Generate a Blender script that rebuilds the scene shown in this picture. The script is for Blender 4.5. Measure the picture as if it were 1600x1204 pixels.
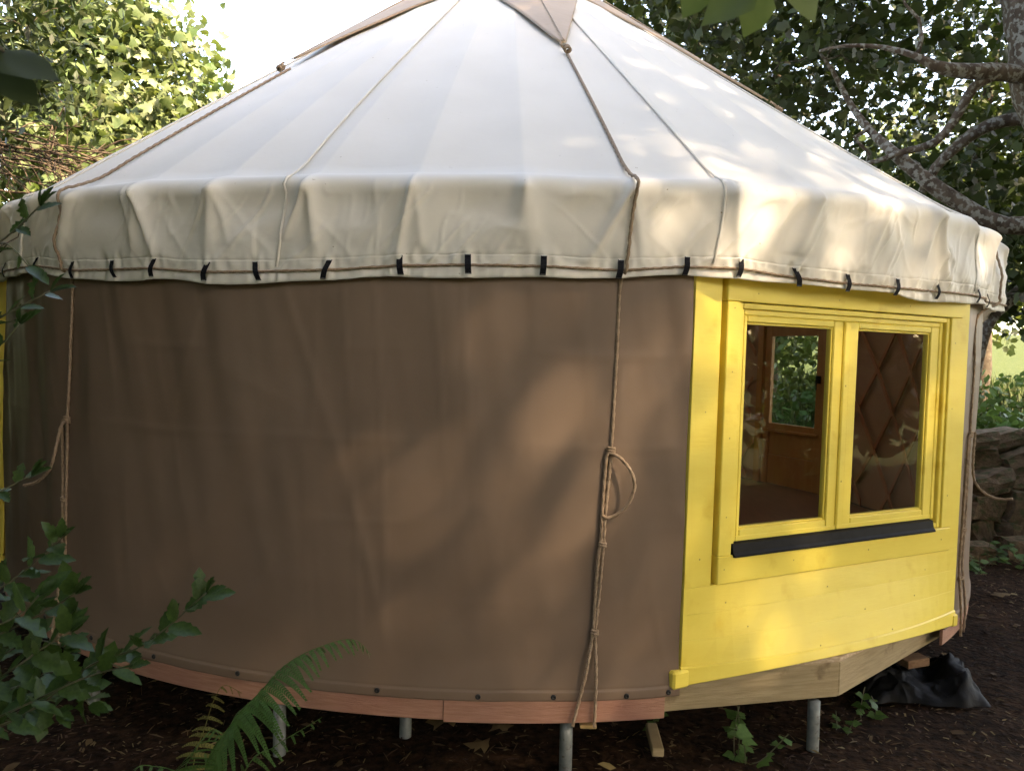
import bpy, math, random
import numpy as np
from mathutils import Matrix, Vector, noise as mnoise

for o in list(bpy.data.objects):
    bpy.data.objects.remove(o, do_unlink=True)
scn = bpy.context.scene
COL = scn.collection
R_ = math.radians

# ------------------------------------------------------------------ camera
CZ = 1.55                                        # eye height above the soil
cam_d = bpy.data.cameras.new('camera')
cam = bpy.data.objects.new('camera', cam_d)
COL.objects.link(cam)
cam_d.sensor_width = 36.0
cam_d.lens = 1220.07 / 1600 * 36.0
cam_d.clip_start = 0.05
cam_d.clip_end = 1500
cam_d.dof.use_dof = True
cam_d.dof.focus_distance = 2.95
cam_d.dof.aperture_fstop = 9.0
_p, _r = R_(2.44105), R_(1.687)
_f = Vector((0, math.cos(_p), -math.sin(_p)))
_u = Vector((0, math.sin(_p), math.cos(_p)))
_x = Vector((1, 0, 0))
_xr = _x * math.cos(_r) + _u * math.sin(_r)
_ur = -_x * math.sin(_r) + _u * math.cos(_r)
M = Matrix((( _xr.x, _ur.x, -_f.x, 0), (_xr.y, _ur.y, -_f.y, 0), (_xr.z, _ur.z, -_f.z, CZ), (0, 0, 0, 1)))
cam.matrix_world = M
scn.camera = cam

# ------------------------------------------------------------------ sky + sun
SUN = Vector((0.56, -0.52, 0.70)).normalized()   # direction TO the sun (behind and right of the camera)
world = bpy.data.worlds.new('World')
scn.world = world
world.use_nodes = True
wn = world.node_tree.nodes
wl = world.node_tree.links
wn.clear()
wo = wn.new('ShaderNodeOutputWorld')
bg = wn.new('ShaderNodeBackground')
sky = wn.new('ShaderNodeTexSky')
sky.sky_type = 'NISHITA'
sky.sun_disc = False
sky.sun_elevation = math.asin(SUN.z)
sky.sun_rotation = math.atan2(SUN.x, SUN.y)
sky.altitude = 50
sky.air_density = 1.0
sky.dust_density = 1.8
sky.ozone_density = 1.0
bg.inputs['Strength'].default_value = 0.13
wl.new(sky.outputs[0], bg.inputs['Color'])
wl.new(bg.outputs[0], wo.inputs['Surface'])
sun_d = bpy.data.lights.new('sun', 'SUN')
sun_d.energy = 2.5
sun_d.angle = R_(1.0)
sun_d.color = (1.0, 0.93, 0.80)
sun = bpy.data.objects.new('sun', sun_d)
COL.objects.link(sun)
sun.rotation_euler = SUN.to_track_quat('Z', 'Y').to_euler()
sun.location = SUN * 40

vs = scn.view_settings
vs.view_transform = 'Standard'
vs.look = 'None'
vs.exposure = 3.55
vs.use_white_balance = True
vs.white_balance_temperature = 8800
vs.white_balance_tint = 16
vs.gamma = 1.0
vs.use_curve_mapping = False
scn.render.engine = 'CYCLES'
cy = scn.cycles
cy.use_denoising = True
try:
    cy.denoiser = 'OPENIMAGEDENOISE'
except Exception:
    pass
cy.max_bounces = 7
cy.diffuse_bounces = 4
cy.glossy_bounces = 3
cy.transmission_bounces = 5
cy.transparent_max_bounces = 8
cy.caustics_reflective = False
cy.caustics_refractive = False
cy.sample_clamp_indirect = 6

# ------------------------------------------------------------------ helpers: materials
def srgb(r, g, b):
    f = lambda c: (c / 255 / 12.92) if c / 255 <= 0.04045 else ((c / 255 + 0.055) / 1.055) ** 2.4
    return (f(r), f(g), f(b))

def pm(name, c1, c2=None, scale=5.0, rough=0.6, stretch=(1, 1, 1), bump=0.0, bscale=60.0, bstretch=None,
       metallic=0.0, spec=0.5, coat=0.0, transl=0.0, tcol=None, island=0.0, detail=4.0, lo=0.35, hi=0.65, c3=None, s3=40.0, t3=(0.6, 0.7), sheen=0.0, rvar=0.0):
    m = bpy.data.materials.new(name)
    m.use_nodes = True
    nt = m.node_tree
    N, L = nt.nodes, nt.links
    N.clear()
    out = N.new('ShaderNodeOutputMaterial')
    b = N.new('ShaderNodeBsdfPrincipled')
    b.inputs['Roughness'].default_value = rough
    b.inputs['Metallic'].default_value = metallic
    b.inputs['Specular IOR Level'].default_value = spec
    b.inputs['Coat Weight'].default_value = coat
    b.inputs['Coat Roughness'].default_value = 0.25
    if sheen:
        b.inputs['Sheen Weight'].default_value = sheen
    tc = N.new('ShaderNodeTexCoord')
    mp = N.new('ShaderNodeMapping')
    mp.inputs['Scale'].default_value = stretch
    L.new(tc.outputs['Object'], mp.inputs['Vector'])
    col = None
    if c2 is None:
        c2 = tuple(c * 0.8 for c in c1)
    nz = N.new('ShaderNodeTexNoise')
    nz.inputs['Scale'].default_value = scale
    nz.inputs['Detail'].default_value = detail
    L.new(mp.outputs[0], nz.inputs['Vector'])
    rp = N.new('ShaderNodeValToRGB')
    rp.color_ramp.elements[0].position = lo
    rp.color_ramp.elements[1].position = hi
    rp.color_ramp.elements[0].color = (*c1, 1)
    rp.color_ramp.elements[1].color = (*c2, 1)
    L.new(nz.outputs['Fac'], rp.inputs['Fac'])
    col = rp.outputs['Color']
    if c3 is not None:
        n3 = N.new('ShaderNodeTexNoise')
        n3.inputs['Scale'].default_value = s3
        n3.inputs['Detail'].default_value = 6
        L.new(tc.outputs['Object'], n3.inputs['Vector'])
        mr = N.new('ShaderNodeMapRange')
        mr.inputs['From Min'].default_value = t3[0]
        mr.inputs['From Max'].default_value = t3[1]
        L.new(n3.outputs['Fac'], mr.inputs['Value'])
        mx = N.new('ShaderNodeMix')
        mx.data_type = 'RGBA'
        L.new(mr.outputs[0], mx.inputs['Factor'])
        L.new(col, mx.inputs['A'])
        mx.inputs['B'].default_value = (*c3, 1)
        col = mx.outputs['Result']
    if island:
        ge = N.new('ShaderNodeNewGeometry')
        hs = N.new('ShaderNodeHueSaturation')
        mv = N.new('ShaderNodeMapRange')
        mv.inputs['To Min'].default_value = 1 - island
        mv.inputs['To Max'].default_value = 1 + island
        L.new(ge.outputs['Random Per Island'], mv.inputs['Value'])
        L.new(mv.outputs[0], hs.inputs['Value'])
        mh = N.new('ShaderNodeMapRange')
        mh.inputs['To Min'].default_value = 0.5 - island * 0.06
        mh.inputs['To Max'].default_value = 0.5 + island * 0.05
        L.new(ge.outputs['Random Per Island'], mh.inputs['Value'])
        L.new(mh.outputs[0], hs.inputs['Hue'])
        L.new(col, hs.inputs['Color'])
        col = hs.outputs['Color']
    L.new(col, b.inputs['Base Color'])
    if rvar:
        rr = N.new('ShaderNodeMapRange')
        rr.inputs['To Min'].default_value = rough - rvar
        rr.inputs['To Max'].default_value = rough + rvar
        L.new(nz.outputs['Fac'], rr.inputs['Value'])
        L.new(rr.outputs[0], b.inputs['Roughness'])
    if bump:
        mb = N.new('ShaderNodeMapping')
        mb.inputs['Scale'].default_value = bstretch or stretch
        L.new(tc.outputs['Object'], mb.inputs['Vector'])
        nb = N.new('ShaderNodeTexNoise')
        nb.inputs['Scale'].default_value = bscale
        nb.inputs['Detail'].default_value = 5
        L.new(mb.outputs[0], nb.inputs['Vector'])
        bp = N.new('ShaderNodeBump')
        bp.inputs['Strength'].default_value = min(1.0, bump)
        bp.inputs['Distance'].default_value = 0.01
        L.new(nb.outputs['Fac'], bp.inputs['Height'])
        L.new(bp.outputs[0], b.inputs['Normal'])
    if transl:
        tr = N.new('ShaderNodeBsdfTranslucent')
        if tcol is None:
            L.new(col, tr.inputs['Color'])
        else:
            mm = N.new('ShaderNodeMix')
            mm.data_type = 'RGBA'
            mm.inputs['Factor'].default_value = 0.6
            L.new(col, mm.inputs['A'])
            mm.inputs['B'].default_value = (*tcol, 1)
            L.new(mm.outputs['Result'], tr.inputs['Color'])
        ms = N.new('ShaderNodeMixShader')
        ms.inputs[0].default_value = transl
        L.new(b.outputs[0], ms.inputs[1])
        L.new(tr.outputs[0], ms.inputs[2])
        L.new(ms.outputs[0], out.inputs['Surface'])
    else:
        L.new(b.outputs[0], out.inputs['Surface'])
    return m

MT = {}
MT['roof'] = pm('white_canvas', (0.77, 0.745, 0.68), (0.81, 0.785, 0.72), 3.0, 0.62, bump=0.05, bscale=30, bstretch=(1, 1, 2), transl=0.20, tcol=(0.8, 0.6, 0.38), sheen=0.1, c3=(0.34, 0.29, 0.20), s3=55, t3=(0.735, 0.76))
MT['cap'] = pm('tan_canvas', (0.33, 0.235, 0.15), (0.38, 0.275, 0.18), 4.0, 0.6, bump=0.15, bscale=30, sheen=0.1)
MT['wall'] = pm('brown_canvas', (0.165, 0.112, 0.079), (0.181, 0.125, 0.090), 1.6, 0.50, bump=0.10, bscale=9, spec=0.24, rvar=0.06, c3=(0.193, 0.137, 0.101), s3=2.2, t3=(0.48, 0.85))
MT['web'] = pm('black_webbing', (0.006, 0.006, 0.009), (0.011, 0.011, 0.015), 60, 0.8, spec=0.15, bump=0.4, bscale=400)
MT['stitch'] = pm('white_stitch', (0.7, 0.7, 0.7), None, 30, 0.7)
MT['rope'] = pm('tan_rope', (0.27, 0.185, 0.12), (0.36, 0.26, 0.18), 90, 0.8, bump=0.5, bscale=300)
MT['yellow'] = pm('yellow_paint', (0.83, 0.65, 0.11), (0.86, 0.69, 0.13), 4, 0.42, (1, 1, 4), bump=0.07, bscale=16, bstretch=(1, 1, 7), spec=0.4, c3=(0.72, 0.51, 0.06), s3=7, t3=(0.6, 0.76))
MT['black_sill'] = pm('black_sill', (0.006, 0.006, 0.007), (0.009, 0.009, 0.010), 30, 0.6, spec=0.12)
MT['screw'] = pm('painted_screw', (0.48, 0.34, 0.05), (0.36, 0.25, 0.04), 60, 0.6)
MT['button'] = pm('black_button', (0.006, 0.006, 0.007), None, 40, 0.35)
MT['cedar'] = pm('red_cedar', (0.32, 0.155, 0.10), (0.40, 0.205, 0.14), 7, 0.65, (1.4, 1.4, 16), bump=0.35, bscale=14, bstretch=(2, 2, 34), c3=(0.28, 0.12, 0.085), s3=3.0, t3=(0.5, 0.8))
MT['timber'] = pm('weathered_timber', (0.28, 0.21, 0.115), (0.37, 0.285, 0.165), 5, 0.8, (1.5, 1.5, 18), bump=0.4, bscale=12, bstretch=(2, 2, 40), c3=(0.15, 0.10, 0.05), s3=6, t3=(0.64, 0.74))
MT['osb'] = pm('osb_deck', (0.36, 0.25, 0.15), (0.55, 0.43, 0.30), 45, 0.8, (1, 1, 3), bump=0.4, bscale=60)
MT['floor_in'] = pm('reddish_floor', (0.16, 0.065, 0.04), (0.21, 0.09, 0.055), 3, 0.35, (12, 1.5, 1), bump=0.1, bscale=20)
MT['steel'] = pm('galvanised_steel', (0.13, 0.15, 0.15), (0.20, 0.22, 0.215), 28, 0.6, metallic=0.4, bump=0.25, bscale=40, c3=(0.10, 0.09, 0.07), s3=45, t3=(0.6, 0.7))
MT['lath'] = pm('red_lath_wood', (0.40, 0.15, 0.075), (0.46, 0.19, 0.10), 6, 0.6, (1, 1, 1))
MT['door'] = pm('oiled_door_wood', (0.40, 0.17, 0.05), (0.48, 0.22, 0.075), 4, 0.4, (3, 3, 0.5), bump=0.15, bscale=20, bstretch=(8, 8, 0.6))
MT['lining'] = pm('inner_lining', (0.40, 0.21, 0.13), (0.45, 0.25, 0.16), 3, 0.8)
MT['iron'] = pm('dark_iron', (0.03, 0.028, 0.026), None, 30, 0.5, metallic=0.6)
MT['bark'] = pm('grey_bark', (0.055, 0.04, 0.030), (0.11, 0.085, 0.065), 14, 0.95, (1, 1, 0.5), bump=1.0, bscale=34, bstretch=(1, 1, 0.6), c3=(0.20, 0.195, 0.17), s3=24, t3=(0.50, 0.57), spec=0.1)
MT['bark_dark'] = pm('dark_bark', (0.05, 0.038, 0.028), (0.09, 0.07, 0.05), 12, 0.9, bump=0.8, bscale=30, c3=(0.16, 0.15, 0.11), s3=18, t3=(0.6, 0.7), spec=0.1)
MT['twig'] = pm('dead_twig', (0.06, 0.042, 0.028), (0.11, 0.08, 0.058), 14, 0.9, spec=0.1)
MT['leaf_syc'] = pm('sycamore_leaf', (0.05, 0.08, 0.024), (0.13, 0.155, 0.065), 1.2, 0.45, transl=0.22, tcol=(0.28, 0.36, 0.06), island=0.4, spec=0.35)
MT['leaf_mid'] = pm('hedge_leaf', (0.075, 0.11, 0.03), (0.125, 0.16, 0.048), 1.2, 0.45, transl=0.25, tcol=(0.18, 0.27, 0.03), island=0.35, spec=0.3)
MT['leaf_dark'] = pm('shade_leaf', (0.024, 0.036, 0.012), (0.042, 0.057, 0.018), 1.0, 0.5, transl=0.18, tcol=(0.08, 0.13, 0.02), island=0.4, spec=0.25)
MT['holly'] = pm('holly_leaf', (0.017, 0.038, 0.010), (0.032, 0.062, 0.015), 9, 0.36, transl=0.10, tcol=(0.12, 0.2, 0.03), island=0.35, spec=0.16, bump=0.1, bscale=50)
MT['holly_stem'] = pm('holly_stem', (0.05, 0.06, 0.025), (0.10, 0.09, 0.05), 20, 0.6)
MT['fern'] = pm('fern_leaf', (0.035, 0.085, 0.022), (0.06, 0.12, 0.03), 8, 0.6, transl=0.2, tcol=(0.12, 0.22, 0.04), island=0.2, spec=0.15)
MT['fern_old'] = pm('old_fern_leaf', (0.12, 0.10, 0.028), (0.15, 0.14, 0.04), 8, 0.7, transl=0.2, island=0.2, spec=0.1)
MT['weed'] = pm('weed_leaf', (0.04, 0.09, 0.024), (0.07, 0.135, 0.038), 5, 0.5, transl=0.25, tcol=(0.16, 0.28, 0.05), island=0.3, spec=0.25)
MT['grass'] = pm('meadow_grass', (0.05, 0.075, 0.022), (0.09, 0.10, 0.038), 0.8, 0.7, transl=0.2, island=0.35, spec=0.15)
MT['litter'] = pm('leaf_litter', (0.022, 0.013, 0.0075), (0.115, 0.075, 0.045), 0.9, 0.85, island=0.85, spec=0.2)
MT['deadleaf'] = pm('dead_leaf', (0.07, 0.043, 0.02), (0.16, 0.11, 0.055), 3, 0.8, bump=0.2, island=0.5, spec=0.2)
MT['stone'] = pm('mossy_stone', (0.09, 0.056, 0.031), (0.155, 0.105, 0.062), 7, 0.95, bump=0.8, bscale=24, c3=(0.05, 0.055, 0.018), s3=5, t3=(0.5, 0.64))
MT['tarp'] = pm('black_plastic', (0.004, 0.0043, 0.0046), (0.007, 0.0074, 0.0078), 6, 0.6, spec=0.10, bump=0.4, bscale=26)
MT['brick'] = pm('brown_block', (0.15, 0.075, 0.035), (0.22, 0.12, 0.06), 16, 0.85, (1, 6, 6), bump=0.5, bscale=30)

def ground_mat():
    m = bpy.data.materials.new('woodland_soil')
    m.use_nodes = True
    nt = m.node_tree
    N, L = nt.nodes, nt.links
    b = N['Principled BSDF']
    b.inputs['Roughness'].default_value = 0.92
    b.inputs['Specular IOR Level'].default_value = 0.06
    tc = N.new('ShaderNodeTexCoord')
    def noise(s, d=6):
        n = N.new('ShaderNodeTexNoise')
        n.inputs['Scale'].default_value = s
        n.inputs['Detail'].default_value = d
        L.new(tc.outputs['Object'], n.inputs['Vector'])
        return n
    def ramp(src, p0, c0, p1, c1):
        r = N.new('ShaderNodeValToRGB')
        r.color_ramp.elements[0].position = p0
        r.color_ramp.elements[1].position = p1
        r.color_ramp.elements[0].color = (*c0, 1)
        r.color_ramp.elements[1].color = (*c1, 1)
        L.new(src, r.inputs['Fac'])
        return r
    soil = ramp(noise(26).outputs['Fac'], 0.36, (0.012, 0.0072, 0.0046), 0.68, (0.042, 0.024, 0.0148))
    big = ramp(noise(1.6).outputs['Fac'], 0.4, (0.75, 0.72, 0.7), 0.65, (1.25, 1.2, 1.1))
    mul = N.new('ShaderNodeMix'); mul.data_type = 'RGBA'; mul.blend_type = 'MULTIPLY'
    mul.inputs['Factor'].default_value = 1
    L.new(soil.outputs[0], mul.inputs['A']); L.new(big.outputs[0], mul.inputs['B'])
    grass = ramp(noise(5).outputs['Fac'], 0.35, (0.035, 0.052, 0.014), 0.7, (0.075, 0.085, 0.03))
    # vegetation begins beyond the trodden soil round the yurt
    sx = N.new('ShaderNodeVectorMath'); sx.operation = 'DISTANCE'
    sx.inputs[1].default_value = (0.0, 5.0, 0.0)
    L.new(tc.outputs['Object'], sx.inputs[0])
    ad = N.new('ShaderNodeMath'); ad.operation = 'MULTIPLY_ADD'
    L.new(noise(0.7).outputs['Fac'], ad.inputs[0]); ad.inputs[1].default_value = 2.5
    L.new(sx.outputs['Value'], ad.inputs[2])
    mr = N.new('ShaderNodeMapRange')
    mr.inputs['From Min'].default_value = 7.6
    mr.inputs['From Max'].default_value = 8.8
    L.new(ad.outputs[0], mr.inputs['Value'])
    mx = N.new('ShaderNodeMix'); mx.data_type = 'RGBA'
    L.new(mr.outputs[0], mx.inputs['Factor'])
    L.new(mul.outputs['Result'], mx.inputs['A']); L.new(grass.outputs[0], mx.inputs['B'])
    L.new(mx.outputs['Result'], b.inputs['Base Color'])
    bp = N.new('ShaderNodeBump'); bp.inputs['Strength'].default_value = 0.9; bp.inputs['Distance'].default_value = 0.02
    L.new(noise(38, 8).outputs['Fac'], bp.inputs['Height'])
    L.new(bp.outputs[0], b.inputs['Normal'])
    return m
MT['soil'] = ground_mat()

def glass_mat():
    m = bpy.data.materials.new('window_glass')
    m.use_nodes = True
    nt = m.node_tree
    N, L = nt.nodes, nt.links
    N.clear()
    out = N.new('ShaderNodeOutputMaterial')
    tr = N.new('ShaderNodeBsdfTransparent'); tr.inputs['Color'].default_value = (0.90, 0.92, 0.90, 1)
    gl = N.new('ShaderNodeBsdfGlossy'); gl.inputs['Roughness'].default_value = 0.004
    # Schlick reflectance from the unsigned angle, so both faces of the thin pane behave alike
    ge = N.new('ShaderNodeNewGeometry')
    dt = N.new('ShaderNodeVectorMath'); dt.operation = 'DOT_PRODUCT'
    L.new(ge.outputs['Normal'], dt.inputs[0]); L.new(ge.outputs['Incoming'], dt.inputs[1])
    ab = N.new('ShaderNodeMath'); ab.operation = 'ABSOLUTE'; L.new(dt.outputs['Value'], ab.inputs[0])
    om = N.new('ShaderNodeMath'); om.operation = 'SUBTRACT'; om.inputs[0].default_value = 1.0; L.new(ab.outputs[0], om.inputs[1])
    pw = N.new('ShaderNodeMath'); pw.operation = 'POWER'; pw.inputs[1].default_value = 5.0; L.new(om.outputs[0], pw.inputs[0])
    fr = N.new('ShaderNodeMath'); fr.operation = 'MULTIPLY_ADD'; fr.inputs[1].default_value = 0.965; fr.inputs[2].default_value = 0.03
    L.new(pw.outputs[0], fr.inputs[0])
    mx = N.new('ShaderNodeMixShader')
    L.new(fr.outputs[0], mx.inputs[0]); L.new(tr.outputs[0], mx.inputs[1]); L.new(gl.outputs[0], mx.inputs[2])
    L.new(mx.outputs[0], out.inputs['Surface'])
    return m
MT['glass'] = glass_mat()

# ------------------------------------------------------------------ helpers: meshes and objects
def mesh_np(name, V, F, mats, smooth=False, mat_idx=None):
    me = bpy.data.meshes.new(name)
    V = np.asarray(V, dtype=np.float32)
    if isinstance(F, np.ndarray):
        nf, k = F.shape
        me.vertices.add(len(V)); me.vertices.foreach_set('co', V.ravel())
        me.loops.add(nf * k); me.loops.foreach_set('vertex_index', F.astype(np.int32).ravel())
        me.polygons.add(nf)
        me.polygons.foreach_set('loop_start', np.arange(0, nf * k, k, dtype=np.int32))
        me.polygons.foreach_set('loop_total', np.full(nf, k, dtype=np.int32))
    else:
        me.from_pydata([tuple(map(float, v)) for v in V], [], F)
    if mat_idx is not None:
        me.polygons.foreach_set('material_index', np.asarray(mat_idx, dtype=np.int32))
    me.update(calc_edges=True)
    for m in (mats if isinstance(mats, (list, tuple)) else [mats]):
        me.materials.append(m)
    if smooth:
        me.polygons.foreach_set('use_smooth', np.ones(len(me.polygons), dtype=bool))
    me.validate()
    return me

WORLD_ORIGIN = {}          # object name -> inverse parent matrix for its children

def link(name, me, parent=None, mat=None):
    """Link a mesh built in world coordinates (or placed by mat)."""
    o = bpy.data.objects.new(name, me)
    COL.objects.link(o)
    if parent is not None:
        o.parent = parent
        o.matrix_parent_inverse = WORLD_ORIGIN.get(parent.name, Matrix.Identity(4))
    if mat is not None:
        o.matrix_basis = mat
    WORLD_ORIGIN[o.name] = (mat.inverted() if mat is not None else Matrix.Identity(4))
    return o

def thing(name, label, cat, loc, group=None):
    o = bpy.data.objects.new(name, None)
    o.empty_display_size = 0.2
    COL.objects.link(o)
    o.location = loc
    o['label'] = label
    o['category'] = cat
    if group:
        o['group'] = group
    WORLD_ORIGIN[o.name] = Matrix.Translation(Vector(loc)).inverted()
    return o

def single(name, me, label, cat, group=None):
    """a one-mesh thing: origin moved to its base"""
    V = np.empty(len(me.vertices) * 3, dtype=np.float32)
    me.vertices.foreach_get('co', V)
    V = V.reshape(-1, 3)
    c = Vector((float(V[:, 0].mean()), float(V[:, 1].mean()), float(V[:, 2].min())))
    me.transform(Matrix.Translation(-c))
    o = link(name, me, None, Matrix.Translation(c))
    o['label'] = label
    o['category'] = cat
    if group:
        o['group'] = group
    return o

class MB:
    """mesh builder"""
    def __init__(s):
        s.v, s.f, s.m = [], [], []
    def add(s, V, F, mi=0):
        b = len(s.v)
        s.v.extend([tuple(map(float, p)) for p in V])
        s.f.extend([tuple(i + b for i in f) for f in F])
        s.m.extend([mi] * len(F))
    def build(s, name, mats, parent=None, smooth=False, mat=None):
        return link(name, s.mesh(name, mats, smooth), parent, mat)
    def mesh(s, name, mats, smooth=False):
        return mesh_np(name, np.array(s.v), s.f, mats, smooth, s.m)

def cbox(o, ax, ay, az, dx, dy, dz, ch=0.003):
    """chamfered box: origin corner o, axes, sizes"""
    o, ax, ay, az = Vector(o), Vector(ax), Vector(ay), Vector(az)
    ch = min(ch, dx * .3, dy * .3, dz * .3)
    V, idx = [], {}
    for i in (0, 1):
        for j in (0, 1):
            for k in (0, 1):
                for a in range(3):
                    p = [i * dx, j * dy, k * dz]
                    for b in range(3):
                        if b != a:
                            p[b] += ch if (i, j, k)[b] == 0 else -ch
                    idx[(i, j, k, a)] = len(V)
                    V.append(o + ax * p[0] + ay * p[1] + az * p[2])
    F = []
    for a in range(3):
        b, c = (a + 1) % 3, (a + 2) % 3
        for s in (0, 1):
            q = []
            for (u, w) in ((0, 0), (1, 0), (1, 1), (0, 1)):
                t = [0, 0, 0]; t[a] = s; t[b] = u; t[c] = w
                q.append(idx[(*t, a)])
            F.append(tuple(q) if s else tuple(reversed(q)))
    for a in range(3):
        b, c = (a + 1) % 3, (a + 2) % 3
        for u in (0, 1):
            for w in (0, 1):
                t0 = [0, 0, 0]; t1 = [0, 0, 0]
                t0[a] = 0; t1[a] = 1
                for t in (t0, t1):
                    t[b] = u; t[c] = w
                q = (idx[(*t0, b)], idx[(*t1, b)], idx[(*t1, c)], idx[(*t0, c)])
                F.append(q if (u == w) else tuple(reversed(q)))
    for i in (0, 1):
        for j in (0, 1):
            for k in (0, 1):
                q = tuple(idx[(i, j, k, a)] for a in range(3))
                F.append(q if (i + j + k) % 2 else tuple(reversed(q)))
    return V, F

def frame_of(t, ref=None):
    t = t / (np.linalg.norm(t) + 1e-9)
    r = np.array([0, 0, 1.0]) if abs(t[2]) < 0.9 else np.array([1.0, 0, 0])
    a = np.cross(t, r); a /= np.linalg.norm(a) + 1e-9
    return a, np.cross(a, t)

def tube(P, rad, seg=7, cap=True, bumpy=0.0, seed=0):
    P = np.asarray(P, float)
    n = len(P)
    rad = np.full(n, rad) if np.isscalar(rad) else np.asarray(rad, float)
    T = np.gradient(P, axis=0)
    V = []
    a = None
    rng = random.Random(seed)
    for i in range(n):
        t = T[i] / (np.linalg.norm(T[i]) + 1e-9)
        if a is None:
            a, b = frame_of(t)
        else:
            a = a - t * (a @ t); a /= np.linalg.norm(a) + 1e-9
            b = np.cross(a, t)
        for k in range(seg):
            f = 2 * math.pi * k / seg
            rr = rad[i]
            if bumpy:
                rr *= 1 + bumpy * (mnoise.noise(Vector((P[i][0] * 5 + math.cos(f) * 1.3 + seed, P[i][1] * 5 + math.sin(f) * 1.3, P[i][2] * 5))))
            V.append(P[i] + rr * (a * math.cos(f) + b * math.sin(f)))
    F = []
    for i in range(n - 1):
        for k in range(seg):
            k2 = (k + 1) % seg
            F.append((i * seg + k, i * seg + k2, (i + 1) * seg + k2, (i + 1) * seg + k))
    if cap:
        F.append(tuple(reversed(range(seg))))
        F.append(tuple(range((n - 1) * seg, n * seg)))
    return V, F

def smooth_path(P, step):
    """Catmull-Rom through P, resampled at about step"""
    P = [np.asarray(p, float) for p in P]
    if len(P) < 3:
        n = max(2, int(np.linalg.norm(P[1] - P[0]) / step))
        return np.array([P[0] + (P[1] - P[0]) * i / n for i in range(n + 1)])
    Q = [2 * P[0] - P[1]] + P + [2 * P[-1] - P[-2]]
    out = []
    for i in range(1, len(Q) - 2):
        p0, p1, p2, p3 = Q[i - 1], Q[i], Q[i + 1], Q[i + 2]
        n = max(1, int(np.linalg.norm(p2 - p1) / step))
        for k in range(n):
            t = k / n
            out.append(0.5 * ((2 * p1) + (-p0 + p2) * t + (2 * p0 - 5 * p1 + 4 * p2 - p3) * t * t + (-p0 + 3 * p1 - 3 * p2 + p3) * t ** 3))
    out.append(P[-1])
    return np.array(out)

def rope_geo(P, r=0.006, step=0.006, seg=9, pitch=0.045):
    """laid rope: three-lobed section twisting along the path"""
    P = smooth_path(P, step)
    n = len(P)
    T = np.gradient(P, axis=0)
    V = []
    a = None
    L = 0.0
    for i in range(n):
        t = T[i] / (np.linalg.norm(T[i]) + 1e-9)
        if i:
            L += np.linalg.norm(P[i] - P[i - 1])
        if a is None:
            a, b = frame_of(t)
        else:
            a = a - t * (a @ t); a /= np.linalg.norm(a) + 1e-9
            b = np.cross(a, t)
        tw = 2 * math.pi * L / pitch
        for k in range(seg):
            f = 2 * math.pi * k / seg
            rr = r * (1 + 0.26 * math.cos(3 * f - tw * 1.0))
            V.append(P[i] + rr * (a * math.cos(f) + b * math.sin(f)))
    F = []
    for i in range(n - 1):
        for k in range(seg):
            k2 = (k + 1) % seg
            F.append((i * seg + k, i * seg + k2, (i + 1) * seg + k2, (i + 1) * seg + k))
    F.append(tuple(reversed(range(seg)))); F.append(tuple(range((n - 1) * seg, n * seg)))
    return V, F

def hash2(ix, iy, s):
    h = (ix.astype(np.int64) * 374761393 + iy.astype(np.int64) * 668265263 + s * 2147483647) & 0xffffffff
    h = ((h ^ (h >> 13)) * 1274126177) & 0xffffffff
    return ((h ^ (h >> 16)) & 0xffff) / 65535.0

def vnoise(x, y, s=0):
    ix, iy = np.floor(x), np.floor(y)
    fx, fy = x - ix, y - iy
    fx = fx * fx * fx * (fx * (fx * 6 - 15) + 10); fy = fy * fy * fy * (fy * (fy * 6 - 15) + 10)
    ix = ix.astype(np.int64); iy = iy.astype(np.int64)
    a, b = hash2(ix, iy, s), hash2(ix + 1, iy, s)
    c, d = hash2(ix, iy + 1, s), hash2(ix + 1, iy + 1, s)
    return (a * (1 - fx) + b * fx) * (1 - fy) + (c * (1 - fx) + d * fx) * fy - 0.5

def fnoise(x, y, s=0, oct=3):
    o = 0; a = 1.0
    for k in range(oct):
        o = o + a * vnoise(x * 2 ** k, y * 2 ** k, s + k * 17); a *= 0.5
    return o

def grid_faces(nr, nc, wrap=False):
    i = np.arange(nr - 1)[:, None]
    j = np.arange(nc if wrap else nc - 1)[None, :]
    j2 = (j + 1) % nc
    return np.stack([i * nc + j, i * nc + j2, (i + 1) * nc + j2, (i + 1) * nc + j], -1).reshape(-1, 4)

# ------------------------------------------------------------------ yurt frame of reference
YC = Vector((-0.1083, 5.8746, 0))
YR = 3.1065
def cyl(th, z, r=YR):
    """th in degrees from the side nearest the camera, z relative to the eye"""
    a = R_(th)
    return Vector((YC.x + r * math.sin(a), YC.y - r * math.cos(a), CZ + z))

# ------------------------------------------------------------------ ground
def ground_z(x, y):
    """soft unevenness plus the bank behind the stone wall on the right"""
    near = 0.03 * fnoise(x * 0.9 + 5, y * 0.9, 3, 3) + 0.016 * fnoise(x * 5, y * 5, 9, 2)
    bank = np.clip((y - 6.9) / 2.5, 0, 1) * np.clip((x - 2.6) / 1.2, 0, 1) * 0.75
    lbank = np.clip((-3.6 - x) / 3.0, 0, 1) * 0.25
    far = np.clip((np.hypot(x, y - 5) - 25) / 150, 0, 1) * 7.0
    return near + bank + lbank + far

def build_ground():
    n = 260
    u = np.linspace(-1, 1, n)
    w = np.sign(u) * (9 * np.abs(u) + 700 * np.abs(u) ** 7)
    X, Y = np.meshgrid(w + 0.5, w + 4.0)
    Z = ground_z(X, Y)
    V = np.stack([X, Y, Z], -1).reshape(-1, 3)
    o = link('ground', mesh_np('ground', V, grid_faces(n, n), MT['soil'], True))
    o['kind'] = 'structure'
build_ground()

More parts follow.
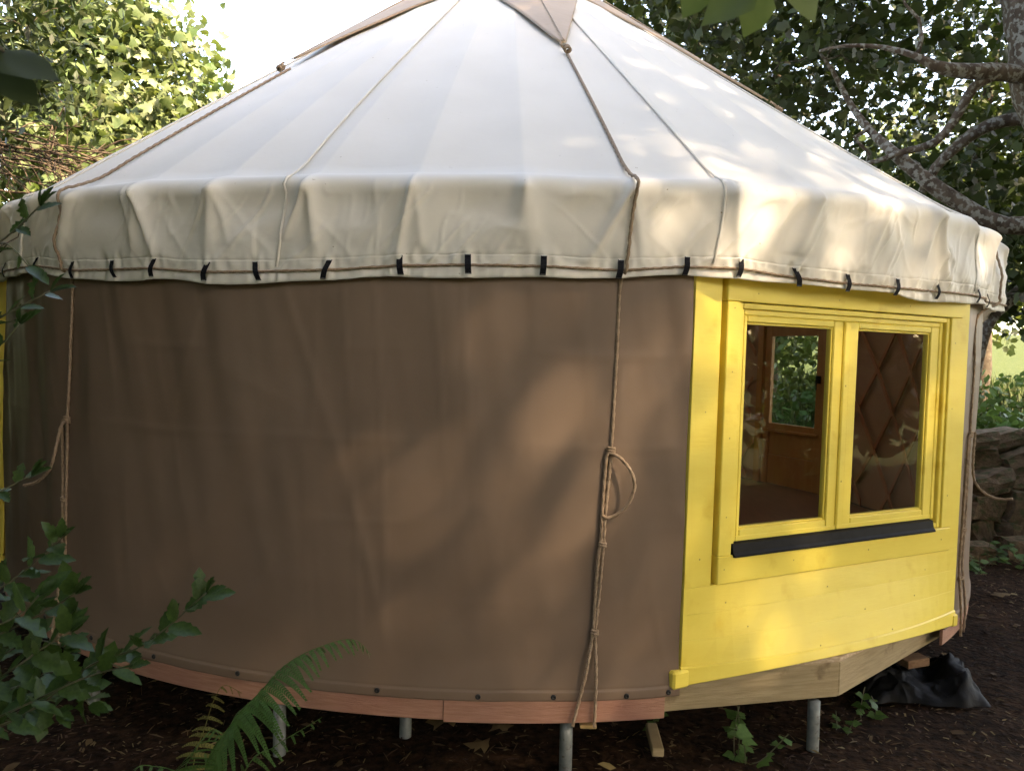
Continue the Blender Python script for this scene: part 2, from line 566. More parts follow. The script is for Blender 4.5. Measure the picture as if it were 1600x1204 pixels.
# ------------------------------------------------------------------ platform
platform = thing('platform', 'low round timber platform on steel posts carrying the yurt', 'platform', (YC.x, YC.y, 0))
def build_platform():
    # deck slab following the sixteen-sided rim
    ths = [27.8 + 22.5 * k for k in range(16)]
    rv = [3.135 if k == 0 else 3.075 for k in range(16)]
    zt, zb = -1.190, -1.206
    ring = []
    for k in range(16):
        k2 = (k + 1) % 16
        for t in (0, .25, .5, .75):
            p = cyl(ths[k], 0, rv[k]).lerp(cyl(ths[k2], 0, rv[k2]), t)
            # deck edge is sawn round: bulge a little beyond the chord
            c = (p - Vector((YC.x, YC.y, p.z)))
            p = p + c.normalized() * (0.012 * math.sin(math.pi * t))
            ring.append(p)
    n = len(ring)
    b = MB()
    V = [(p.x, p.y, CZ + zt) for p in ring] + [(p.x, p.y, CZ + zb) for p in ring]
    F = [tuple(range(n)), tuple(reversed(range(n, 2 * n)))]
    for k in range(n):
        F.append((k, n + k, n + (k + 1) % n, (k + 1) % n))
    b.add(V, F)
    b.build('deck', MT['osb'], platform)
    # rim timbers, one per side
    for k in range(16):
        k2 = (k + 1) % 16
        a, c = cyl(ths[k], -1.350, rv[k] + .002), cyl(ths[k2], -1.350, rv[k2] + .002)
        d = (c - a); L = d.length; d.normalize()
        nrm = Vector((d.y, -d.x, 0))
        if nrm.dot(a - Vector((YC.x, YC.y, a.z))) < 0:
            nrm = -nrm
        bb = MB()
        st = 0.0 if k != 0 else 0.0
        bb.add(*cbox(a - nrm * 0.045 + d * (st + 0.002), d, nrm, (0, 0, 1), L - 0.004, 0.045, 0.143, 0.004))
        bb.build('rim_timber', MT['timber'], platform)
    # cross joists under the deck, faintly seen below the rim
    for y in (-2.2, -1.1, 0, 1.1, 2.2):
        half = math.sqrt(3.0 ** 2 - y * y) - 0.05
        bb = MB()
        bb.add(*cbox((YC.x - half, YC.y + y - .0225, CZ - 1.349), (1, 0, 0), (0, 1, 0), (0, 0, 1), 2 * half, .045, .14, .003))
        bb.build('joist', MT['timber'], platform)
    # thin red boards bent round the rim
    def fascia(t0, t1, r, z0, z1, nm='fascia_board'):
        seg = max(3, int((t1 - t0) / 0.8))
        prof = [(r, z0), (r + .010, z0), (r + .013, z0 + .003), (r + .013, z1 - .003), (r + .010, z1), (r, z1)]
        V, F = [], []
        for i in range(seg + 1):
            t = t0 + (t1 - t0) * i / seg
            for (rr, z) in prof:
                V.append(cyl(t, z, rr))
        m = len(prof)
        for i in range(seg):
            for k in range(m):
                k2 = (k + 1) % m
                F.append((i * m + k, i * m + k2, (i + 1) * m + k2, (i + 1) * m + k))
        F.append(tuple(range(m))); F.append(tuple(reversed(range(seg * m, seg * m + m))))
        bb = MB(); bb.add(V, F)
        bb.build(nm, MT['cedar'], platform)
    fascia(-29.5, -1.95, 3.102, -1.331, -1.232)
    fascia(-1.9, 13.1, 3.107, -1.336, -1.232)
    fascia(-62, -29.7, 3.102, -1.331, -1.232)
    fascia(44.6, 66, 3.102, -1.331, -1.232)
    fascia(66.2, 100, 3.102, -1.331, -1.232)
    # steel posts
    def post(x, y, h, lean=0.0, r=0.024):
        P = [np.array([x + lean * t, y, -0.25 + (h + .25) * t]) for t in np.linspace(0, 1, 7)]
        bb = MB(); bb.add(*tube(P, r, 18))
        o = bb.build('post', MT['steel'], platform, True)
    hb = CZ - 1.358
    post(1.252, 3.075, hb, -0.004)
    post(-0.385, 3.06, hb)
    post(0.242, 2.835, hb, -0.004)
    post(-0.845, 2.92, hb, -0.004)
    post(-1.76, 3.30, hb)
    post(-2.25, 3.85, hb)
    post(2.35, 4.5, hb)
    post(0.9, 4.4, hb)
    post(-1.1, 4.5, hb)
    for (x, y) in ((0, 5.9), (1.6, 5.9), (-1.7, 5.9), (0, 7.5), (1.5, 7.4), (-1.5, 7.4)):
        post(x, y, hb)
    # wooden cleats bolted to either side of the middle post
    for dx in (-0.077, 0.035):
        bb = MB()
        bb.add(*cbox((-0.385 + dx, 3.035, hb - .075), (1, 0, 0), (0, 1, 0), (0, 0, 1), .042, .05, .085, .003))
        bb.build('cleat', pm_cleat, platform)
    bb = MB()
    bb.add(*cbox((0.285, 2.79, hb - .004), (1, 0, 0), (0, 1, 0), (0, 0, 1), .06, .06, .012, .002))
    bb.build('packing_block', pm_cleat, platform)
pm_cleat = pm('fresh_pine', (0.42, 0.27, 0.11), (0.52, 0.35, 0.16), 6, 0.7, (1, 1, 0.2), bump=0.2)
build_platform()

# ------------------------------------------------------------------ yurt
yurt = thing('yurt', 'round canvas yurt with brown wall, white conical roof and yellow window panel', 'yurt', (YC.x, YC.y, CZ - 1.25))
K_CONE = 3.15 / (2.95 - .62)
POLE = 360 / 52.0
POLE0 = 2.4
SEAMS = [-13.2 + 28.8 * k for k in range(-1, 4)]
EZ_T = [-60, -38, -33.5, -26, -20, -13, -4.4, 2.4, 9.3, 15.5, 24, 35, 46, 70]
EZ_Z = [.600, .602, .578, .577, .568, .566, .569, .578, .582, .606, .616, .636, .644, .63]
RZ_T = [-60, -39, -33, -27.8, -23.7, -18.9, -15, -10.2, -5.3, -1, 3.7, 8.9, 13, 17, 21.6, 26.2, 31.4, 37.7, 45, 60]
RZ_Z = [.32, .315, .283, .279, .278, .260, .262, .270, .289, .297, .301, .298, .322, .327, .309, .304, .306, .314, .322, .32]
STRAPS = [-55.5, -47.5, -39.1, -32.9, -27.8, -23.7, -18.9, -15.0, -10.2, -5.3, -1.0, 3.7, 8.6, 13.1, 16.9, 21.6, 26.2, 31.4, 37.7, 44.9, 51, 58]
def wrapdeg(t):
    return (np.asarray(t) + 180) % 360 - 180
def eave_z(t):
    return np.interp(wrapdeg(t), EZ_T, EZ_Z)
def rope_z(t):
    return np.interp(wrapdeg(t), RZ_T, RZ_Z)

frng = np.random.RandomState(11)
FOLDS = []
for i in range(52):
    tp = wrapdeg(POLE0 + POLE * i)
    for side in (-1, 1):
        if frng.rand() < 0.88:
            FOLDS.append((tp, side * frng.uniform(.6, 3.2), frng.uniform(.004, .044), frng.uniform(.22, .6), frng.uniform(.5, 1.2)))
    if frng.rand() < 0.6:
        FOLDS.append((tp + frng.uniform(-3, 3), frng.uniform(-3, 3), frng.uniform(.006, .016), frng.uniform(.25, .5), frng.uniform(.6, 1.0)))

def val_disp(T, v):
    """outward displacement of the hanging valance; T degrees, v 0 at eave .. 1 at rope"""
    Tw = wrapdeg(T)
    u = ((T - POLE0) / POLE) % 1.0
    d = np.zeros(np.shape(T))
    # hollow between pole ends just under the eave, pole tips stand proud
    d += -0.020 * np.sin(math.pi * u) ** 1.3 * np.exp(-((v - .22) / .26) ** 2)
    tip = np.minimum(u, 1 - u) * POLE
    d += 0.012 * np.exp(-(tip / .7) ** 2) * np.exp(-v / .12)
    for (tp, sl, amp, w, reach) in FOLDS:
        if abs(tp) > 75:
            continue
        x = Tw - (tp + sl * v)
        near = np.abs(x) < 3
        env = np.clip(1 - v / max(reach, .01), 0, 1) ** .5 * np.clip(v / .08, 0, 1)
        ww = w * (1 + .9 * v)
        d += np.where(near, amp * env * (1 + (x / ww) ** 2) ** -1.4 * np.where(x * sl > 0, 1.0, (1 + (x / ww) ** 2) ** -.9), 0)
    # gathers over the rope between the straps
    g = np.exp(-((v - .93) / .14) ** 2)
    d += g * 0.017 * fnoise(Tw * .75, v * 2.5, 41, 3)
    d += 0.016 * vnoise(Tw * .33 + v * 1.2, v * 1.6 - Tw * .15, 5) * np.clip(v / .1, 0, 1)
    for (ka, kb, sd, am) in ((1.7, 1.1, 8, .016), (-2.1, 1.0, 13, .006), (3.4, 1.9, 29, .008), (.5, 2.4, 37, .006)):
        nz = vnoise(Tw * .42 * kb + v * ka, v * .8 * kb + Tw * .07, sd)
        mask = np.clip(vnoise(Tw * .2 + sd, v * 1.3, sd + 3) * 2.4 + .25, 0, 1)
        d += am * np.clip(1 - np.abs(nz) * 5.5, 0, 1) ** 1.6 * mask * np.clip(v / .12, 0, 1) * (1 - .3 * v)
    # puckers and stitched line of the hem band
    for t in STRAPS:
        x = Tw - t
        d += np.where(np.abs(x) < 3, .0075 * np.cos(x * 7.0) * np.exp(-(x / 1.0) ** 2) * np.exp(-((v - .93) / .09) ** 2), 0)
    d += -0.0018 * np.exp(-((v - .865) / .012) ** 2) + 0.0006 * np.clip((v - .865) / .01, 0, 1)
    # overlap of two widths of cloth
    st = 1 / (1 + np.exp(-(Tw + 15.25) / .035))
    d += 0.013 * (1 - st) * np.exp(-((Tw + 17) / 2.4) ** 2) * np.clip((v - .25) / .4, 0, 1)
    # bunched spare cloth past the window
    d += 0.055 * np.exp(-((Tw - 56.5) / 3.0) ** 2) * np.clip((v - .05) / .5, 0, 1)
    d += 0.034 * np.exp(-((Tw - 44.5) / 4.5) ** 2) * np.clip((v - .2) / .6, 0, 1)
    # waisted where the rope pulls it in
    d += -0.018 * v ** 1.5
    return d

def build_roof():
    T = np.concatenate([np.arange(-68, 72, .13), np.arange(72, 292, .75)])
    nc = len(T)
    rows = []
    # cone rows
    u = ((T - POLE0) / POLE) % 1.0
    chord = np.cos(R_(POLE / 2)) / np.cos(R_(1) * (np.abs(u - .5) * POLE))
    for r in np.concatenate([np.linspace(.42, 2.95, 26), [3.02, 3.07]]):
        sag = -0.014 * np.sin(math.pi * u) ** 1.0 * np.clip(r / 3.0, 0, 1)
        ripple = 0.0035 * fnoise(T * .25, np.full(nc, r * 9.0) + T * .02, 61, 3) * np.sin(math.pi * u)
        rr = r * chord
        z = 2.95 - r / K_CONE + sag + ripple + (eave_z(T) - .615) * (r / 3.1) ** 6
        rows.append((rr, z))
    # eave bend
    ze = eave_z(T)
    zr = rope_z(T)
    for k, ang in enumerate(np.linspace(.15, 1, 7)):
        a = ang * math.pi / 2
        v = 0.10 * ang
        r = 3.095 + 0.068 * math.sin(a)
        z = ze + .052 - 0.068 * (1 - math.cos(a)) ** 0.9 - .006 * np.sin(math.pi * u) * math.sin(a)
        d = val_disp(T, np.full(nc, v)) * ang
        rows.append((r * (chord * (1 - ang * .5) + ang * .5) + d, z))
    z_top = rows[-1][1]
    for v in np.concatenate([np.linspace(.13, .84, 36), np.linspace(.85, .885, 8), np.linspace(.895, 1.0, 8)]):
        z = z_top + (zr - z_top) * (v - .10) / .9
        d = val_disp(T, np.full(nc, v))
        rows.append(((3.163) * (chord * .5 + .5) + d, z + 0.004 * fnoise(T * .8, np.full(nc, v * 3), 71, 2)))
    # lip below the rope
    drop = 0.022 + 0.05 * np.clip(vnoise(T * .16 + 3.3, T * 0 + .5, 23) + .25, 0, 1) + 0.022 * np.exp(-((wrapdeg(T) + 16) / 5.0) ** 2)
    base_r = rows[-1][0]
    for q in (.2, .5, .8, 1.0):
        fl = 0.008 * math.sin(q * math.pi * .6) + q * 0.010 * fnoise(T * .55, T * 0 + q, 91, 2)
        rows.append((base_r + fl - .004, zr - drop * q))
    # turned-in hem edge
    rows.append((rows[-1][0] - .006, rows[-1][1] + .001))
    nr = len(rows)
    a = np.radians(T)
    V = np.zeros((nr, nc, 3))
    for i, (r, z) in enumerate(rows):
        V[i, :, 0] = YC.x + r * np.sin(a)
        V[i, :, 1] = YC.y - r * np.cos(a)
        V[i, :, 2] = CZ + z
    F = grid_faces(nr, nc, True)[:, ::-1]
    o = link('roof_cover', mesh_np('roof_cover', V.reshape(-1, 3), F.copy(), MT['roof'], True), yurt)
    return o
roof = build_roof()

def roof_pt(th, r, lift=0.0):
    """point on the conical cloth"""
    u = ((th - POLE0) / POLE) % 1.0
    z = 2.95 - r / K_CONE - 0.014 * math.sin(math.pi * u) * min(1, r / 3.0) + (float(eave_z(th)) - .615) * (r / 3.1) ** 6
    p = cyl(th, z, r)
    n = Vector((math.sin(R_(th)), -math.cos(R_(th)), K_CONE)).normalized()
    return p + n * lift

def val_pt(th, v, lift=0.0):
    """point on the hanging valance"""
    t = np.array([float(th)])
    d = float(val_disp(t, np.array([float(v)]))[0])
    ze, zr = float(eave_z(t)[0]), float(rope_z(t)[0])
    z = ze - .016 + (zr - ze + .016) * (v - .10) / .9
    return cyl(th, z, 3.163 + d + lift)

# welded seams run up the roof and down the valance
for sm in SEAMS:
    P = [np.array(roof_pt(sm, r, .005)) for r in np.linspace(.9, 3.0, 16)]
    P += [np.array(cyl(sm, float(eave_z(sm)) + .052, 3.105)), np.array(cyl(sm, float(eave_z(sm)) + .034, 3.142)), np.array(cyl(sm, float(eave_z(sm)) + .006, 3.163))]
    P += [np.array(val_pt(sm - 0.6 * v * v, v, .002)) for v in np.linspace(.12, .95, 10)]
    b = MB(); b.add(*tube(smooth_path(P, .02), .0052, 7))
    b.build('seam_piping', MT['roof'], roof, True)

# hem rope threaded through the straps
P = []
for t in np.arange(-64, 64, 1.2):
    d = float(val_disp(np.array([t]), np.array([1.0]))[0])
    P.append(np.array(cyl(t, float(rope_z(t)), 3.163 + d + .006)))
b = MB(); b.add(*rope_geo(P, .0045, .008, 9, .04))
b.build('hem_rope', MT['rope'], roof, True)

# webbing loops
for si, t in enumerate(STRAPS):
    rs = random.Random(si)
    d = float(val_disp(np.array([t]), np.array([1.0]))[0])
    zr = float(rope_z(t))
    b = MB()
    prof = [(.006, .036), (.009, .024), (.015, .010), (.0175, 0), (.016, -.012), (.010, -.026), (.007, -.032)]
    w = 0.0108 * rs.uniform(.9, 1.08)
    lean = rs.uniform(-.38, .38)
    V, F = [], []
    for k, (rr, z) in enumerate(prof):
        for s in (-1, 1):
            for th_ in (0, -.0022):
                V.append(cyl(t + math.degrees((s * w + z * lean) / 3.15), zr + z, 3.163 + d + rr + th_))
    for k in range(len(prof) - 1):
        a0 = k * 4; a1 = a0 + 4
        F += [(a0, a1, a1 + 2, a0 + 2), (a0 + 3, a1 + 3, a1 + 1, a0 + 1), (a0 + 1, a1 + 1, a1, a0), (a0 + 2, a1 + 2, a1 + 3, a0 + 3)]
    F += [(0, 2, 3, 1)]
    e = (len(prof) - 1) * 4
    F += [(e, e + 1, e + 3, e + 2)]
    b.add(V, F, 0)
    z0 = .0335
    for zz in (z0, -.0295):
        q = [cyl(t + math.degrees((s * w * .9 + zz * lean) / 3.15), zr + zz + dz, 3.163 + d + .0085) for (s, dz) in ((-1, 0), (1, 0), (1, .002), (-1, .002))]
        b.add(q, [(0, 1, 2, 3)], 1)
    b.build('strap', [MT['web'], MT['stitch']], roof)

# ---- crown cap: eight-pointed tan cover with rope loops at its points
def build_cap():
    pts = [9.4 + 45 * k for k in range(8)]
    nt = 360
    T = np.arange(nt) * 1.0 - 180
    a = np.abs(((T - 9.4) + 22.5) % 45 - 22.5) / 22.5        # 0 at point, 1 between
    # straight-edged star in plan
    Ro, Ri = 1.97, .86
    A = np.radians(a * 22.5)
    x1, y1 = Ro, 0.0
    x2, y2 = Ri * math.cos(R_(22.5)), Ri * math.sin(R_(22.5))
    den = np.cos(A) * (y2 - y1) - np.sin(A) * (x2 - x1)
    edge = (x1 * (y2 - y1) - y1 * (x2 - x1)) / den
    edge = edge * (1 + 0.02 * np.sin(np.pi * a))
    rows = []
    qs = np.concatenate([[0.0, .08, .16, .25, .35, .45], np.linspace(.52, .985, 11), [1.0, 1.0]])
    for i, q in enumerate(qs):
        r = edge * q
        z = 2.95 - r / K_CONE
        # rounded top over the crown ring
        top = 2.95 - 0.52 / K_CONE + .10
        z = np.minimum(z, top - .09 * (r / .6) ** 2) if q < .6 else z
        lift = .010 + .030 * np.clip(1 - a * 1.6, 0, 1) * np.clip(q / .5, 0, 1) + .010 * fnoise(T * .12, np.full(nt, q * 5), 15, 2)
        if i == len(qs) - 1:
            lift = lift - .012
        rows.append((r, z + lift))
    V = []
    for r, z in rows:
        V.append(np.stack([YC.x + r * np.sin(np.radians(T)), YC.y - r * np.cos(np.radians(T)), CZ + z], -1))
    V = np.array(V).reshape(-1, 3)
    F = grid_faces(len(rows), nt, True)[:, ::-1]
    cap = link('crown_cap', mesh_np('crown_cap', V, F.copy(), MT['cap'], True), yurt)
    for t in (-80.6, -35.6, 9.4, 54.4):
        tip = np.array(roof_pt(t, 1.985, .026))
        b = MB()
        d = np.array(roof_pt(t, 2.1, .028)) - tip; d /= np.linalg.norm(d)
        s = np.cross(d, [0, 0, 1.0]); s /= np.linalg.norm(s)
        n = np.cross(s, d)
        # knot: three tight turns
        for k in range(3):
            cc = tip + d * (.010 + .013 * k)
            ring = [cc + .015 * (s * math.cos(f) + n * math.sin(f) * .8) for f in np.linspace(0, 6.0, 12)]
            b.add(*rope_geo(ring, .0062, .006, 7))
        tail = [tip + d * .02 + s * .014, tip + d * .0 + s * .03 + n * .01, tip - d * .04 + s * .026 + n * .012]
        b.add(*rope_geo(tail, .0055, .006, 7))
        b.build('knot', MT['rope'], cap, True)
    # raised rim seams on the cap
    for t in (-35.6, 9.4, 54.4):
        P = [np.array(roof_pt(t, r, .038)) for r in np.linspace(.7, 1.93, 10)]
        b = MB(); b.add(*tube(smooth_path(P, .05), .004, 5))
        b.build('cap_seam', MT['cap'], cap, True)
build_cap()

# ---- tie-down ropes
def wall_pts(lst, lift=.008):
    return [np.array(cyl(t, z, YR + lift + (.022 if z < -1.05 else 0.0))) for (t, z) in lst]

def wrap_knot(t, z, w=.012, turns=3, size=.010):
    b = MB()
    c = np.array(cyl(t, z, YR + .010))
    out = np.array(cyl(t, 0, 1.0)) - np.array(cyl(t, 0, 0.0)); out /= np.linalg.norm(out)
    s = np.cross(out, [0, 0, 1.0])
    for k in range(turns):
        cc = c + np.array([0, 0, 1.0]) * (k - (turns - 1) / 2) * .010
        ring = [cc + s * w * math.cos(f) + out * size * math.sin(f) + np.array([0, 0, .004]) * math.cos(f * .5) for f in np.linspace(0, 6.1, 14)]
        b.add(*rope_geo(ring, .005, .005, 7))
    return b

def tie_rope(th, top_lists, loops, knots, roof_r0=2.0, r=.0058):
    P = [np.array(roof_pt(th, q, .007)) for q in np.linspace(roof_r0, 3.00, 9)]
    ez = float(eave_z(th))
    tipd = float(val_disp(np.array([th]), np.array([.09]))[0])
    P += [np.array(cyl(th, ez + .060, 3.112)), np.array(cyl(th, ez + .043, 3.150 + tipd * .5)), np.array(cyl(th, ez + .014, 3.176 + tipd))]
    P += [np.array(val_pt(th - .35 * v, v, .011)) for v in (.15, .22, .3, .4, .5, .6, .7, .8, .9, 1.0)]
    P += wall_pts(top_lists)
    b = MB(); b.add(*rope_geo(P, r, .007, 9, .042))
    o = b.build('tie_rope', MT['rope'], yurt, True)
    for lp in loops:
        b = MB()
        b.add(*rope_geo([np.array(cyl(t, z, YR + l + (.018 if z < -1.05 else 0.0))) for (t, z, l) in lp], r, .006, 9, .042))
        b.build('rope_bight', MT['rope'], o, True)
    for (t, z, w, n) in knots:
        wrap_knot(t, z, w, n).build('knot', MT['rope'], o, True)
    return o

# middle rope
tie_rope(9.4,
    [(8.92, .24), (8.86, 0.0), (8.78, -.2), (8.72, -.34), (8.62, -.45), (8.46, -.58), (8.40, -.69), (8.3, -.8), (8.12, -.95), (8.06, -1.01), (8.1, -1.15), (8.12, -1.26), (8.1, -1.335), (8.1, -1.345)],
    [[(8.72, -.345, .014), (8.42, -.36, .014), (8.34, -.42, .010), (8.26, -.55, .008), (8.22, -.68, .008), (8.10, -.71, .012), (8.02, -.80, .008), (7.93, -.95, .008), (7.86, -1.01, .010), (7.45, -1.14, .010), (6.95, -1.26, .012), (6.6, -1.335, .02)],
     [(8.66, -.35, .018), (9.3, -.37, .035), (9.95, -.42, .05), (10.12, -.475, .05), (9.7, -.54, .04), (9.0, -.575, .022), (8.5, -.585, .016), (8.2, -.575, .012)]],
    [(8.70, -.345, .013, 3), (8.33, -.685, .012, 2), (8.0, -1.005, .012, 2)])
# left rope
tie_rope(-33.9,
    [(-34.35, .24), (-34.5, 0), (-34.75, -.2), (-34.95, -.34), (-35.0, -.5), (-35.1, -.68), (-35.15, -.8), (-35.3, -.95), (-35.4, -1.1), (-35.3, -1.25), (-35.3, -1.335)],
    [[(-34.95, -.345, .014), (-35.6, -.36, .014), (-35.7, -.5, .008), (-35.65, -.68, .008), (-35.5, -.71, .012), (-35.65, -.85, .008), (-35.75, -.95, .008), (-35.6, -.98, .010), (-35.9, -1.15, .010), (-36.3, -1.335, .02)],
     [(-34.9, -.35, .018), (-34.4, -.37, .05), (-33.95, -.45, .08), (-34.3, -.53, .09), (-35.4, -.58, .09), (-36.6, -.615, .10), (-37.6, -.63, .12)]],
    [(-34.95, -.345, .014, 3), (-35.35, -.69, .014, 2), (-35.45, -.965, .013, 2)])
# right rope, seen against the wood at the silhouette
tie_rope(54.4,
    [(51.2, .24), (51.0, 0), (50.8, -.2), (50.7, -.34), (50.6, -.5), (50.6, -.7), (50.5, -.82), (50.4, -1.0), (50.4, -1.2), (50.2, -1.335)],
    [[(50.7, -.345, .014), (49.7, -.37, .012), (49.5, -.6, .010), (49.2, -.82, .010), (48.9, -1.0, .010), (48.8, -1.2, .010), (48.7, -1.335, .015)],
     [(50.7, -.33, .03), (50.9, -.45, .025), (51.2, -.56, .03), (51.5, -.62, .06), (51.5, -.65, .11), (51.4, -.655, .16), (51.3, -.645, .20)]],
    [(50.5, -.345, .022, 3), (49.9, -.82, .016, 2), (49.6, -1.06, .014, 2)])

# ---- wall cover
def build_wall(t0, t1, step, name='wall_cover'):
    T = np.arange(t0, t1 + step * .5, step)
    Zs = np.concatenate([np.linspace(.40, -1.205, 130), [-1.213, -1.217, -1.221, -1.227, -1.24, -1.250, -1.255, -1.255]])
    TT, ZZ = np.meshgrid(T, Zs)
    Tw = wrapdeg(TT)
    d = 0.010 * fnoise(Tw * .16, ZZ * .8, 101, 2) * np.clip((ZZ + 1.25) / .4, 0, 1)
    lean = Tw + ZZ * 2.6
    d += 0.0075 * np.sin(lean * .95 + 1.2 * vnoise(Tw * .2, ZZ, 7)) * np.clip((-31 - Tw) / 8, 0, 1) * np.clip((ZZ + 1.2) / .6, 0, 1)
    d += 0.004 * fnoise((Tw + ZZ * 3) * .5, ZZ * .7, 55, 2) * np.clip((ZZ + 1.25) / .3, 0, 1)
    d += 0.010 * vnoise((Tw + ZZ * 4.5) * .55, ZZ * .5, 83) * np.clip((ZZ + .9) / .9, 0, 1)
    d += 0.011 * vnoise((Tw - ZZ * 6) * .33, ZZ * .9, 85) * np.clip((ZZ + 1.2) / .5, 0, 1)
    for (zc, amp) in ((-.33, .005), (-.62, .004), (.0, .004), (-.9, .003)):
        wob = .03 * fnoise(Tw * .11, Tw * 0 + zc, 77, 2)
        d += amp * np.exp(-((ZZ - zc - wob) / .016) ** 2) * np.clip(vnoise(Tw * .13, Tw * 0 + zc * 7, 31) + .1, 0, 1)
    for (ka, kb, sd, am) in ((.22, 1.3, 141, .0040), (-.16, 1.0, 143, .0036), (.06, 2.6, 149, .0026), (.5, .7, 151, .0030)):
        nz = vnoise(Tw * abs(ka) + ZZ * kb * np.sign(ka), ZZ * kb * .8 - Tw * ka * .25, sd)
        mask = np.clip(vnoise(Tw * .12 + sd, ZZ * 1.6, sd + 5) * 2.6 + .1, 0, 1)
        d += am * np.clip(1 - np.abs(nz) * 8, 0, 1) ** 1.5 * mask * np.clip((ZZ + 1.2) / .25, 0, 1)
    # stitched hem strip
    d += np.where(ZZ < -1.2185, .003, 0) + np.where(np.abs(ZZ + 1.217) < .003, -.0012, 0)
    hem_wave = 0.0035 * fnoise(Tw * .35, Tw * 0, 19, 2) * np.clip((-1.1 - ZZ) / .15, 0, 1)
    r = YR + d + .012 * np.clip((-1.1 - ZZ) / .13, 0, 1) ** 1.5
    r[-1] -= .008
    a = np.radians(TT)
    V = np.stack([YC.x + r * np.sin(a), YC.y - r * np.cos(a), CZ + ZZ + hem_wave], -1).reshape(-1, 3)
    F = grid_faces(len(Zs), len(T))[:, ::-1]
    return link(name, mesh_np(name, V, F.copy(), MT['wall'], True), yurt)
wall_front = build_wall(-55.6, 14.25, .25)
wall_right = build_wall(44.7, 108.2, .5)
wall_back = build_wall(124.6, 272.0, 1.0)
def button(parent, t, z):
    b = MB()
    c = np.array(cyl(t, z, YR + .013))
    out = np.array([math.sin(R_(t)), -math.cos(R_(t)), 0])
    s = np.array([math.cos(R_(t)), math.sin(R_(t)), 0])
    V, F = [], []
    prof = [(.0105, 0), (.0105, .003), (.0085, .0055), (.004, .0058), (.0035, .0045)]
    for (rr, h) in prof:
        for k in range(12):
            f = 2 * math.pi * k / 12
            V.append(c + out * h + rr * (s * math.cos(f) + np.array([0, 0, 1.0]) * math.sin(f)))
    for i in range(len(prof) - 1):
        for k in range(12):
            F.append((i * 12 + k, i * 12 + (k + 1) % 12, (i + 1) * 12 + (k + 1) % 12, (i + 1) * 12 + k))
    F.append(tuple(range(48, 60)))
    b.add(V, F)
    b.build('button', MT['button'], parent, True)
for (t, z) in ((-46, -1.238), (-38.5, -1.239), (-31.1, -1.238), (-24, -1.236), (-16.57, -1.234), (-6.38, -1.234), (0.35, -1.238), (5.35, -1.238), (10.34, -1.242), (13.35, -1.238)):
    button(wall_front, t, z)
button(wall_right, 47.0, -1.238)
button(wall_right, 52.0, -1.238)

